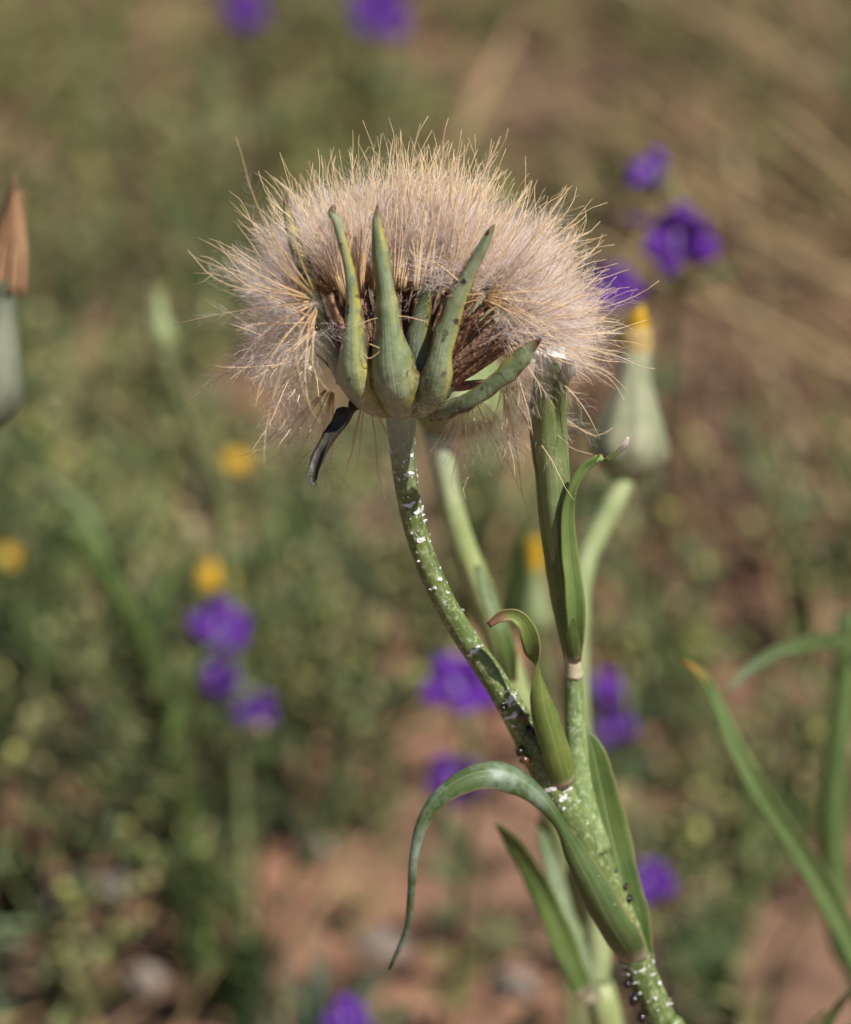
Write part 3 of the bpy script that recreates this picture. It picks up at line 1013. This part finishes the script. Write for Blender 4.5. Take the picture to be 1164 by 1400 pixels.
# plant beyond the right edge whose leaves reach into view
foot = gfoot(at(1270, 1500, .16), .02, .02)
pl6 = thing('salsify_plant', foot, 'dark upright stem with long narrow arching leaves beside the reddish soil', 'plant')
stem_to_ground(pl6, [at(1160, 840, .22), at(1152, 960, .22), at(1138, 1120, .22), at(1150, 1280, .22), at(1200, 1420, .21), foot], .0026, DARKSTEM)
px_blade('leaf', [(1215, 1400, 150, 34), (1164, 1290, 140, 33), (1110, 1190, 130, 32), (1050, 1100, 120, 29), (1005, 1020, 112, 24), (978, 955, 108, 18), (958, 922, 104, 12), (930, 900, 102, 3)],
         m_leaf('leaf_right', (.09, .16, .05), (.18, .26, .09), tipc=(.50, .32, .06)), pl6, sv(.9, .2, .4), cup=-.22, n=40, label='grass-like green leaf with an orange dried tip')
px_blade('leaf', [(1160, 905, 215, 16, sv(.1, .3, 1)), (1190, 885, 205, 24, sv(.1, .3, 1)), (1164, 874, 180, 24, sv(.1, .3, 1)), (1110, 879, 160, 22, sv(.1, .3, 1)), (1055, 896, 150, 17, sv(-.3, .3, 1)), (1015, 925, 145, 12, sv(-.6, .3, .7)), (990, 952, 142, 3, sv(-.7, .2, .5))],
         m_leaf('leaf_dark', (.035, .070, .018), (.10, .15, .04), base=0.0), pl6, cup=-.2, n=36)

foot = gfoot(at(1130, 1560, .12), .02, .02)
pl7 = thing('grass_tuft', foot, 'tuft of dark green blades rising at the foot of the dark stem', 'grass')
for c in ([(1110, 1520, 110, 26), (1110, 1430, 100, 34), (1140, 1375, 96, 30), (1185, 1335, 92, 20), (1230, 1320, 90, 4)], [(1125, 1530, 112, 22), (1135, 1440, 106, 28), (1165, 1400, 100, 24), (1215, 1375, 98, 4)],
          [(1105, 1530, 112, 18), (1085, 1440, 108, 22), (1100, 1405, 105, 14), (1130, 1380, 103, 3)]):
    px_blade('blade', [(r[0], r[1], r[2], r[3]) for r in c], M['leaf'], pl7, sv(.8, .1, .6), cup=-.25, fold=True)
for a_, b_ in ((1110, 1520), (1125, 1530), (1105, 1530)):
    stem_to_ground(pl7, [at(a_, b_, .111), (at(a_, b_, .111) + foot) / 2, foot], .0014, M['weedstem'], 'blade_sheath', 10)

# ================================================================== LARKSPURS
def petal_mesh(ln, wd, cup, rs):
    g = Geo()
    t = np.linspace(0, 1, 9)
    P = np.stack([t * 0, ln * t, ln * .22 * np.sin(t * 2.6)], 1)
    W = wd * np.interp(t, [0, .15, .45, .75, .93, 1], [.22, .55, .95, 1.0, .6, .15])
    g.blade(P, W, np.broadcast_to([1.0, 0, 0], P.shape), cup, .0003, 5, wav=.0006)
    return g


PET = [petal_mesh(.0115, .0085, .18, 0).mesh('petal', M['purple']), petal_mesh(.010, .0075, .12, 1).mesh('petal', M['purple'])]
PETI = petal_mesh(.006, .004, .3, 2).mesh('petal', M['lilac'])


def larkspur_flower(parent, pos, face, scale, tocol=None):
    m = basis(pos, face, CU, scale, random.uniform(-.4, .4))
    g = Geo()
    g.tube(spline([(0, 0, .001), (0, .001, -.004), (0, .004, -.010), (0, .009, -.015)], 14), np.linspace(.0018, .0006, 14), 8)
    g.V = [np.array([(m @ Vector(v))[:] for v in a]) for a in g.V]
    fl = geo_obj('flower', g, M['purple'], parent)
    for q in range(5):
        mm = m @ Matrix.Rotation(q * 2 * math.pi / 5 + random.uniform(-.2, .2), 4, 'Z') @ Matrix.Rotation(random.uniform(.1, .55), 4, 'X')
        link('petal', PET[q % 2], fl, mm)
    for q in range(2):
        mm = m @ Matrix.Rotation(q * .9 - .45, 4, 'Z') @ Matrix.Rotation(1.0, 4, 'X')
        link('petal', PETI, fl, mm)
    return fl


def feather_leaf(parent, p, d, ln):
    g = Geo()
    side = norm(np.cross(d, [0, 0, 1]))
    up = np.cross(side, norm(d))
    for q in range(9):
        a = (q - 4) * .24
        dv = norm(norm(d) * math.cos(a) + side * math.sin(a) + up * random.uniform(-.1, .2))
        l2 = ln * random.uniform(.7, 1.0)
        c = random.choice([(.09, .14, .05), (.13, .18, .07), (.10, .15, .08)])
        g.tube(np.array([p, p + dv * l2 * .5 + up * l2 * .08, p + dv * l2]), [.0007, .0006, .0002], 4, col=c)
    return geo_obj('leaf', g, M['weedleaf'], parent)


def larkspur(flowers, foot_px, label, leaves=5):
    """flowers: (px,py,depth,size px,facing) ; the stem runs from the ground through them"""
    top = flowers[0]
    pt = at(top[0], top[1], top[2])
    f0 = at(*foot_px)
    foot = gfoot(f0, 0, 0)
    root = thing('larkspur_plant', foot, label, 'larkspur', 'purple larkspurs in the background')
    ax = [at(px, py, d + .010) + CR * random.uniform(-.006, .006) for px, py, d, s, f in flowers]
    mid = ax[-1] * .5 + foot * .5 + CR * random.uniform(-.012, .012)
    stem_to_ground(root, [ax[0] + CU * .006] + ax + [mid, foot], .0009, M['weedstem'], n=30)
    for (px, py, d, s, f), a in zip(flowers, ax):
        pos = at(px, py, d)
        sc_ = s * MM * (FOCUS + d) / FOCUS / .0185
        larkspur_flower(root, pos, norm(f), sc_)
        g = Geo()
        g.tube(spline([a - CU * .004, (a + pos) / 2 - CU * .001, pos - norm(f) * .004], 8), .0006, 6)
        geo_obj('pedicel', g, M['weedstem'], root)
    for q in range(leaves):
        t = (q + .5) / leaves
        p = ax[-1] * (1 - t) + foot * t + (mid - (ax[-1] + foot) / 2) * 4 * t * (1 - t) * .75
        a = random.uniform(0, 6.28)
        feather_leaf(root, p, np.array([math.cos(a), math.sin(a), .6]), random.uniform(.014, .026))
    return root


larkspur([(332, 8, .85, 62, sv(.2, -.8, -.2))], (335, 330, 1.0), 'larkspur with a single purple flower far behind, above the fluffy seed head to the left')
larkspur([(516, 15, .80, 84, sv(.3, -.9, -.1))], (520, 330, .98), 'larkspur with a large purple bloom far behind, straight above the fluffy seed head')
larkspur([(893, 242, .33, 70, sv(-.5, -.6, .5)), (922, 322, .33, 105, sv(.3, -.7, -.4))], (905, 760, .62), 'larkspur with two purple flowers right of the fluffy seed head, above the yellow-tipped bud')
larkspur([(832, 395, .36, 78, sv(.3, -.9, .1))], (825, 700, .62), 'larkspur with one purple flower half hidden behind the seed head fluff beside the yellow-tipped bud')
larkspur([(302, 862, .40, 78, sv(.1, -.9, .2)), (300, 915, .40, 66, sv(-.3, -.8, -.1)), (346, 966, .40, 62, sv(.5, -.7, -.4))], (330, 1180, .50), 'larkspur with a column of deep purple flowers beneath a yellow bloom')
larkspur([(630, 940, .36, 94, sv(0, -.9, .2)), (628, 1062, .37, 78, sv(-.2, -.8, -.3))], (625, 1230, .46), 'larkspur with two purple flowers seen between the arching leaf and the sharp stem')
larkspur([(828, 938, .42, 44, sv(.3, -.8, .3)), (836, 990, .42, 62, sv(.3, -.6, -.4))], (850, 1180, .50), 'larkspur with small dark flowers just right of the side stalk')
larkspur([(884, 1205, .36, 66, sv(.1, -.9, 0))], (890, 1330, .41), 'larkspur with one dark purple flower beside the broad upright leaf')
larkspur([(476, 1396, .31, 60, sv(0, -.8, .4))], (480, 1500, .34), 'larkspur with a purple flower low among the blue-green tuft')

# ================================================================== YELLOW FLOWERS
YP = petal_mesh(.0060, .0032, .1, 4).mesh('petal', M['yellow'])


def yellow_flower(px, py, d, s, foot_px, label):
    pos = at(px, py, d)
    foot = gfoot(at(*foot_px), 0, 0)
    root = thing('yellow_flower', foot, label, 'flower', 'yellow flowers in the background')
    sc_ = s * MM * (FOCUS + d) / FOCUS / .0125
    stem_to_ground(root, [pos, pos * .6 + foot * .4 + CR * .006, foot], .0008, M['weedstem'], n=20)
    m = basis(pos, sv(.1, -.7, .7), CR, sc_)
    g = Geo()
    g.lathe(np.array([(0, 0, -.0022), (0, 0, -.001), (0, 0, .0008), (0, 0, .0016)]), [.0008, .0022, .0024, .0010], 12)
    g.V = [np.array([(m @ Vector(v))[:] for v in a]) for a in g.V]
    fh = geo_obj('flower_head', g, M['yellow'], root)
    for q in range(14):
        link('petal', YP, fh, m @ Matrix.Rotation(q * 2 * math.pi / 14, 4, 'Z') @ Matrix.Rotation(.12 + .3 * (q % 2), 4, 'X'))
    for q in range(3):
        t = .35 + .2 * q
        a = random.uniform(0, 6.28)
        feather_leaf(root, pos * (1 - t) + foot * t, np.array([math.cos(a), math.sin(a), .5]), .016)


yellow_flower(324, 635, .50, 44, (330, 800, .58), 'yellow flower among dark foliage, left of the hanging blackish bract')
yellow_flower(297, 795, .42, 60, (290, 1050, .52), 'round yellow flower right above the column of purple larkspur')
yellow_flower(12, 765, .50, 38, (20, 1000, .55), 'yellow flower low beside the brown-tufted bud')

# ================================================================== WEEDS WITH ROUND PODS
g = Geo()
t = np.linspace(0, 1, 6)
g.tube(np.stack([t * 0, t * 0, (t - .5) * .0045], 1), np.array([.2, 1.5, 2.1, 2.1, 1.5, .2]) * 1e-3, 8, flat=.6, col=(1, 1, 1))
PODV = g.V[0]
PODF = list(g.F)
pod_meshes = []
for c in ((.46, .46, .13), (.38, .42, .15), (.54, .43, .22), (.44, .42, .20)):
    gg = Geo()
    gg.add(PODV, PODF, None, c)
    pod_meshes.append(gg.mesh('pod', M['pod']))


def make_weed(kind, rs):
    random.seed(rs)
    root = thing('podded_weed', (0, 0, 0), 'tmp', 'weed')
    h = random.uniform(.065, .10)
    g = Geo()
    tips = []
    for b_ in range(random.randint(4, 6)):
        a = random.uniform(0, 6.28)
        sp = random.uniform(.008, .035)
        top = np.array([math.cos(a) * sp, math.sin(a) * sp, h * random.uniform(.65, 1.05)])
        s = spline([(0, 0, -.004), (top[0] * .25, top[1] * .25, top[2] * .5), top], 10)
        g.tube(s, np.linspace(.0010, .0005, 10), 5)
        tips.append(s)
    st = geo_obj('stem', g, M['weedstem'], root)
    lg = Geo()
    pal = [(.105, .150, .045), (.14, .185, .06), (.17, .19, .07), (.12, .17, .085)] if kind == 0 else [(.15, .155, .055), (.19, .18, .065), (.20, .17, .075), (.13, .15, .06)]
    for s in tips:
        for q in range(16):
            p = s[random.randint(1, 9)]
            a = random.uniform(0, 6.28)
            d = norm(np.array([math.cos(a), math.sin(a), random.uniform(-.1, .9)]))
            ln = random.uniform(.006, .013)
            lg.blade(np.array([p, p + d * ln * .5 + [0, 0, .001], p + d * ln]), [.0012, random.uniform(.0025, .0042), .0006], norm(np.cross(d, [0, 0, 1.0])), .1, .0002, 3, col=random.choice(pal))
    lv = geo_obj('foliage', lg, M['weedleaf'], root)
    lv['kind'] = 'stuff'
    for s in tips:
        for q in range(random.randint(3, 5)):
            p = s[-1] + np.array([random.gauss(0, .006), random.gauss(0, .006), random.uniform(-.022, .004)])
            o = link('pod', random.choice(pod_meshes), root)
            o.matrix_basis = Matrix.Translation(p) @ Matrix.Rotation(random.uniform(0, 3), 4, 'Z') @ Matrix.Rotation(random.uniform(0, 3), 4, 'X') @ Matrix.Scale(random.uniform(.7, 1.25), 4)
    return root


variants = [make_weed(i % 2, 40 + i) for i in range(6)]
random.seed(21)
weed_spots = []
REG = [(-40, 150, 430, 760, 8, 'bushy blurred weed with yellowish pods between the brown-tufted bud and the slender pale bud'),
       (150, 430, 520, 780, 8, 'bushy blurred weed with yellowish pods around the yellow flowers'),
       (-40, 230, 760, 1000, 7, 'bushy blurred weed with yellowish pods beside the tall slanting dark stalk'),
       (260, 470, 820, 1060, 6, 'bushy blurred weed with yellowish pods at the larkspur column'),
       (400, 580, 700, 1000, 4, 'bushy blurred weed with yellowish pods behind the arching leaf'),
       (620, 720, 640, 720, 2, 'bushy blurred weed with yellowish pods between the two pale blurred stems'),
       (860, 1010, 800, 960, 2, 'bushy blurred weed with yellowish pods on bare soil behind the orange-tipped leaf'),
       (920, 1164, 980, 1250, 3, 'bushy blurred weed with yellowish pods behind the grass-like blade over reddish soil'),
       (1090, 1180, 600, 800, 2, 'bushy blurred weed with yellowish pods behind the top of the dark upright stem'),
       (0, 110, 1120, 1300, 2, 'bushy blurred weed with yellowish pods near the pale grey straw')]
for (x0, x1, y0, y1, n_, lb_) in REG:
    for _ in range(n_):
        weed_spots.append((random.uniform(x0, x1), random.uniform(y0, y1), lb_))
used = [False] * 6
for i, (px, py, side_) in enumerate(weed_spots):
    vi = i % 6
    # (px,py) is where the weed's middle shows; its foot stands on the ground a little lower
    gp = ground_hit(px, min(py + 150, 1600))
    o = variants[vi] if not used[vi] else copy_tree(variants[vi])
    used[vi] = True
    o.location = Vector(gp)
    o.rotation_euler = (random.uniform(-.15, .15), random.uniform(-.15, .15), random.uniform(0, 6.28))
    o.scale = (random.uniform(.8, 1.15),) * 3
    o['label'] = side_
    o['group'] = 'podded weeds: ' + side_.split('pods ')[1]

# ================================================================== GROUND COVER AND DRY GRASS
def cover_density(px, py):
    if py < 330:
        return 1.3 if px < 640 else .7
    if px < 430:
        return .95 if py < 930 else .12
    if px < 620:
        return .65 if py < 860 else .16
    if px < 860:
        return .15
    return .05 if py < 760 else .09


g = Geo()
random.seed(5)
pal_g = [(.12, .17, .05), (.17, .20, .07), (.22, .22, .08), (.10, .145, .06), (.27, .25, .11), (.15, .195, .10)]
pal_y = [(.20, .20, .065), (.25, .225, .08), (.16, .175, .06), (.29, .24, .11)]
count = 0
for _ in range(12000):
    x = random.uniform(-.62, .62)
    y = random.uniform(.62, 2.7)
    p = gpoint(x, y)
    hgt = random.uniform(.018, .055) * (1 + .5 * max(0, y - 1.5))
    px, py, d = px_of(p + np.array([0, 0, hgt * .6]))
    cl = mnoise.noise(Vector((x * 11, y * 11, 9)))
    if random.random() > cover_density(px, py) * (.62 + cl * .9):
        continue
    count += 1
    far = py < 330
    pal = pal_y if (far and random.random() < .7) else pal_g
    col = np.array(random.choice(pal)) * random.uniform(.75, 1.2)
    lean = np.array([random.gauss(0, .3), random.gauss(0, .3), 1.0])
    g.tube(np.array([p - [0, 0, .002], p + lean * hgt * .5, p + lean * hgt]), [.0008, .0006, .0003], 3, cap=False, col=col * .9)
    for q in range(random.randint(9, 15)):
        b_ = p + lean * hgt * random.uniform(.15, 1.0)
        a = random.uniform(0, 6.28)
        dv = norm(np.array([math.cos(a), math.sin(a), random.uniform(-.2, 1.0)]))
        ln = random.uniform(.006, .015)
        sd = norm(np.cross(dv, [0, 0, 1.0])) * random.uniform(.0012, .0028)
        m_ = b_ + dv * ln * .55 + np.array([0, 0, .0008])
        g.add([b_, m_ - sd, b_ + dv * ln, m_ + sd], [(0, 1, 2), (0, 2, 3)], None, col * random.uniform(.8, 1.2))
cov = geo_obj('ground_cover', g, M['weedleaf'], None, False)
cov['kind'] = 'stuff'
tag(cov, 'low olive-green ground cover of tiny leaves carpeting the soil', 'ground cover')

# straw litter: uncountable thin dry blades
g = Geo()
pal_s = [(.36, .25, .12), (.44, .32, .17), (.28, .19, .09), (.48, .38, .23), (.22, .14, .07)]
for _ in range(3400):
    x = random.uniform(-.62, .62)
    y = random.uniform(.6, 2.7)
    p = gpoint(x, y)
    px, py, d = px_of(p)
    k_ = .95 if (px > 640 and py < 860) else (.35 if py < 330 else .25)
    if random.random() > k_:
        continue
    a = random.gauss(-.75, .35) if px > 600 else random.uniform(0, 3.14)
    dv = np.array([math.cos(a), math.sin(a), random.uniform(.0, .30)])
    ln = random.uniform(.03, .10)
    z0 = random.uniform(0, .02)
    P = np.array([p + [0, 0, z0 + .001], p + dv * ln * .5 + [0, 0, z0 + .004], p + dv * ln + [0, 0, z0 * .5]])
    g.tube(P, np.array([.0010, .0011, .0004]) * random.uniform(.6, 1.3), 4, cap=False, col=np.array(random.choice(pal_s)) * random.uniform(.7, 1.15))
lit = geo_obj('dry_grass', g, M['straw'], None)
lit['kind'] = 'stuff'
tag(lit, 'litter of thin dry straw blades scattered over the soil', 'dry grass')

# larger straw stalks that read as pale diagonal bands on the right
random.seed(33)
for i in range(44):
    px0 = random.uniform(640, 1050)
    py0 = random.uniform(60, 620)
    d0 = random.uniform(.30, .75)
    A = ground_hit(px0 + random.uniform(0, 60), py0 + 60)
    ang = R(random.gauss(-58, 22))
    ln = random.uniform(.22, .42)
    dv = np.array([math.cos(ang), math.sin(ang), 0.0])
    Bp = A + dv * ln
    A = A + np.array([0, 0, random.uniform(.05, .12)])
    Bp = gpoint(Bp[0], Bp[1]) + np.array([0, 0, .001])
    root = thing('straw_stalk', Bp, 'pale dry straw stalk leaning diagonally over the brown soil right of the seed head', 'straw', 'dry straw stalks leaning over the soil')
    s = spline([Bp, Bp * .6 + A * .4 + [random.gauss(0, .012), random.gauss(0, .012), .012], A], 16)
    c = np.array(random.choice(pal_s)) * random.uniform(.8, 1.1)
    g = Geo()
    g.tube(s, np.linspace(.0021, .0013, 16), 6, col=c)
    geo_obj('stalk', g, M['straw'], root)
    for f in (5, 10):
        g = Geo()
        g.tube(np.array([s[f] - (s[f + 1] - s[f]) * .15, s[f], s[f] + (s[f + 1] - s[f]) * .15]), [.0021, .0027, .0019], 6, col=c * .7)
        geo_obj('node', g, M['straw'], root)
    dl = norm(s[12] - s[10])
    sd = norm(np.cross(dl, [0, 0, 1.0]))
    g = Geo()
    P = spline([s[10], s[10] + dl * .03 + sd * .01, s[10] + dl * .06 + sd * .03 - [0, 0, .01]], 8)
    g.blade(P, [.003, .004, .004, .0038, .003, .002, .0012, .0004], np.broadcast_to([0, 0, 1.0], P.shape), .1, .0002, 3, col=c)
    geo_obj('leaf', g, M['straw'], root)

# blurred green tufts low in the picture
random.seed(61)
def tuft(px, py, h, n_, pal, label, wd=.0022, spread=.35):
    b_ = ground_hit(px, py)
    root = thing('grass_tuft', b_, label, 'grass', 'green grass tufts on the soil')
    for q in range(n_):
        a = random.uniform(0, 6.28)
        l2 = h * random.uniform(.6, 1.1)
        sp = spread * random.uniform(.3, 1.2)
        o = np.array([math.cos(a), math.sin(a), 0])
        s0 = b_ + o * .006 - np.array([0, 0, .003])
        P = spline([s0, s0 + o * sp * l2 * .3 + [0, 0, l2 * .55], s0 + o * sp * l2 + [0, 0, l2 * (1 - .35 * sp)]], 9)
        g = Geo()
        g.blade(P, wd * np.array([.7, .9, 1, 1, .95, .8, .6, .35, .08]), np.broadcast_to(norm(np.cross(o, [0, 0, 1.0])), P.shape), .18, .0003, 3, col=np.array(random.choice(pal)) * random.uniform(.8, 1.15))
        geo_obj('blade', g, M['weedleaf'], root)


dark = [(.05, .095, .028), (.07, .12, .04)]
blue = [(.10, .155, .10), (.13, .18, .12), (.09, .14, .08)]
mid = [(.11, .17, .05), (.14, .20, .07)]
tuft(325, 1400, .045, 24, dark, 'dark green grass tuft on the soil beside the blue-green tuft')
tuft(430, 1520, .055, 34, blue, 'blue-green grass tuft around the lowest purple larkspur', .0026)
tuft(250, 1290, .085, 14, dark, 'dark thin-bladed tuft at the foot of the larkspur column', .0022, .2)
tuft(1010, 1420, .05, 22, dark, 'dark green tuft on the reddish soil right of the lower stem')
tuft(1060, 1150, .045, 18, dark, 'dark green tuft beside the orange-tipped grass-like leaf')
tuft(930, 960, .05, 30, mid, 'fresh green tuft on brown soil right of the side shoot', .003, .6)
tuft(690, 860, .06, 36, mid, 'fresh green tuft showing between the blurred stem and the side shoot', .0034, .6)
tuft(30, 1250, .06, 18, dark, 'dark green tuft beside the pale straw in the left soil')

# tall slanting green stalk in the left thicket
foot = gfoot(at(290, 1260, .44), 0, 0)
tl = thing('green_stalk', foot, 'tall slanting dark green stalk running through the left thicket', 'plant')
stem_to_ground(tl, [at(95, 720, .36), at(150, 800, .37), at(200, 890, .385), at(232, 1020, .405), at(262, 1150, .425), foot], .0026, DARKSTEM)
for (a_, b_, dx) in ((200, 890, 60), (150, 800, -60), (232, 1020, 50), (215, 950, -50)):
    g = Geo()
    p0 = at(a_, b_, .388)
    P = spline([p0, p0 + CR * dx * .0001 + CU * .018, p0 + CR * dx * .00032 + CU * .03], 9)
    g.blade(P, np.array([.5, .9, 1, 1, .9, .8, .6, .35, .08]) * .004, np.broadcast_to(norm(CR + CF * .3), P.shape), .1, .0003, 3)
    geo_obj('leaf', g, M['leaf'], tl)

# tall slender branching weeds whose thin stems streak through the thicket
random.seed(77)
def slender(px, py, h, lean, label, pal):
    b_ = ground_hit(px, py)
    root = thing('slender_weed', b_, label, 'weed', 'slender weeds in the background')
    top = b_ + np.array([lean * h, random.gauss(0, .08) * h, h])
    s = spline([b_ - [0, 0, .004], b_ * .55 + top * .45 + [random.gauss(0, .006), 0, 0], top], 20)
    g = Geo()
    c0 = np.array(random.choice(pal))
    g.tube(s, np.linspace(.0013, .0006, 20), 6, col=c0)
    geo_obj('stem', g, M['weedleaf'], root)
    for q in range(random.randint(5, 8)):
        p = s[random.randint(5, 18)]
        a = random.uniform(0, 6.28)
        d = norm(np.array([math.cos(a), math.sin(a) * .6, random.uniform(.5, 1.4)]))
        ln = random.uniform(.018, .045)
        g = Geo()
        e_ = p + d * ln
        g.tube(spline([p, p + d * ln * .5 + [0, 0, -.003], e_], 7), np.linspace(.0007, .0004, 7), 5, col=c0)
        for w in range(random.randint(5, 9)):
            q0 = p + d * ln * random.uniform(.2, 1)
            dv = norm(d + RNG.normal(size=3) * .7)
            l2 = random.uniform(.006, .014)
            g.blade(np.array([q0, q0 + dv * l2 * .5, q0 + dv * l2]), [.0008, .0018, .0004], norm(np.cross(dv, [0.1, 0, 1.0])), .1, .0002, 3, col=c0 * random.uniform(.8, 1.3))
        geo_obj('branch', g, M['weedleaf'], root)
        if random.random() < .8:
            o = link('pod', random.choice(pod_meshes), root)
            o.matrix_basis = Matrix.Translation(e_) @ Matrix.Rotation(random.uniform(0, 3), 4, 'X') @ Matrix.Scale(random.uniform(.6, 1.0), 4)


pg_ = [(.10, .15, .045), (.13, .17, .06), (.17, .18, .075), (.09, .13, .06)]
py_ = [(.22, .20, .10), (.27, .23, .12), (.17, .17, .08)]
for k_ in range(9):
    slender(random.uniform(20, 250), random.uniform(1000, 1250), random.uniform(.09, .15), random.gauss(-.1, .2), 'thin branching green weed rising beside the tall slanting dark stalk', pg_)
for k_ in range(8):
    slender(random.uniform(250, 520), random.uniform(1100, 1420), random.uniform(.08, .14), random.gauss(.05, .2), 'thin branching green weed rising between the larkspur column and the arching leaf', pg_)
for k_ in range(7):
    slender(random.uniform(20, 420), random.uniform(500, 700), random.uniform(.10, .16), random.gauss(.05, .25), 'thin yellowish weed standing behind the slender pale bud', py_ + pg_)
for k_ in range(4):
    slender(random.uniform(900, 1150), random.uniform(1050, 1400), random.uniform(.05, .10), random.gauss(.05, .3), 'thin branching weed on the reddish soil behind the grass-like blade', pg_)
for k_ in range(6):
    slender(random.uniform(650, 1150), random.uniform(280, 480), random.uniform(.10, .17), random.gauss(.3, .3), 'thin olive weed among the leaning straw', py_ + pg_)

# pale fallen straw on the left
pa, pb = ground_hit(-40, 1010), ground_hit(110, 1075)
g = Geo()
g.tube(spline([pa + [0, 0, .018], (pa + pb) / 2 + [0, 0, .016], pb + [0, 0, .004]], 12), np.linspace(.0022, .0014, 12), 6, lump=.05, col=(.42, .43, .34))
tag(geo_obj('straw_stalk', g, M['straw']), 'pale grey straw lying across the dark gap at the left edge', 'straw')

# stones
random.seed(9)
def stone(px, py, s, label):
    p = ground_hit(px, py)
    g = Geo()
    t = np.linspace(0, 1, 7)
    P = np.stack([(t - .5) * s * 1.3, t * 0, t * 0], 1)
    g.tube(P, np.array([.12, .36, .48, .52, .46, .34, .10]) * s, 9, lump=.22)
    a = random.uniform(0, 3)
    V_ = g.V[0]
    V_ = np.stack([V_[:, 0] * math.cos(a) - V_[:, 1] * math.sin(a), V_[:, 0] * math.sin(a) + V_[:, 1] * math.cos(a), V_[:, 2] * .65], 1)
    g.V[0] = V_ + p + np.array([0, 0, .12 * s])
    tag(geo_obj('stone', g, M['stone']), label, 'stone', 'stones lying on the soil')


for i, (px, py, s) in enumerate([(150, 1205, .012), (80, 1230, .016), (860, 890, .016), (1120, 690, .018), (520, 1290, .014), (200, 1310, .012), (1060, 600, .02), (960, 1110, .013), (430, 1180, .012), (700, 1330, .014)]):
    stone(px, py, s, 'small pale rounded stone lying on the brown soil')
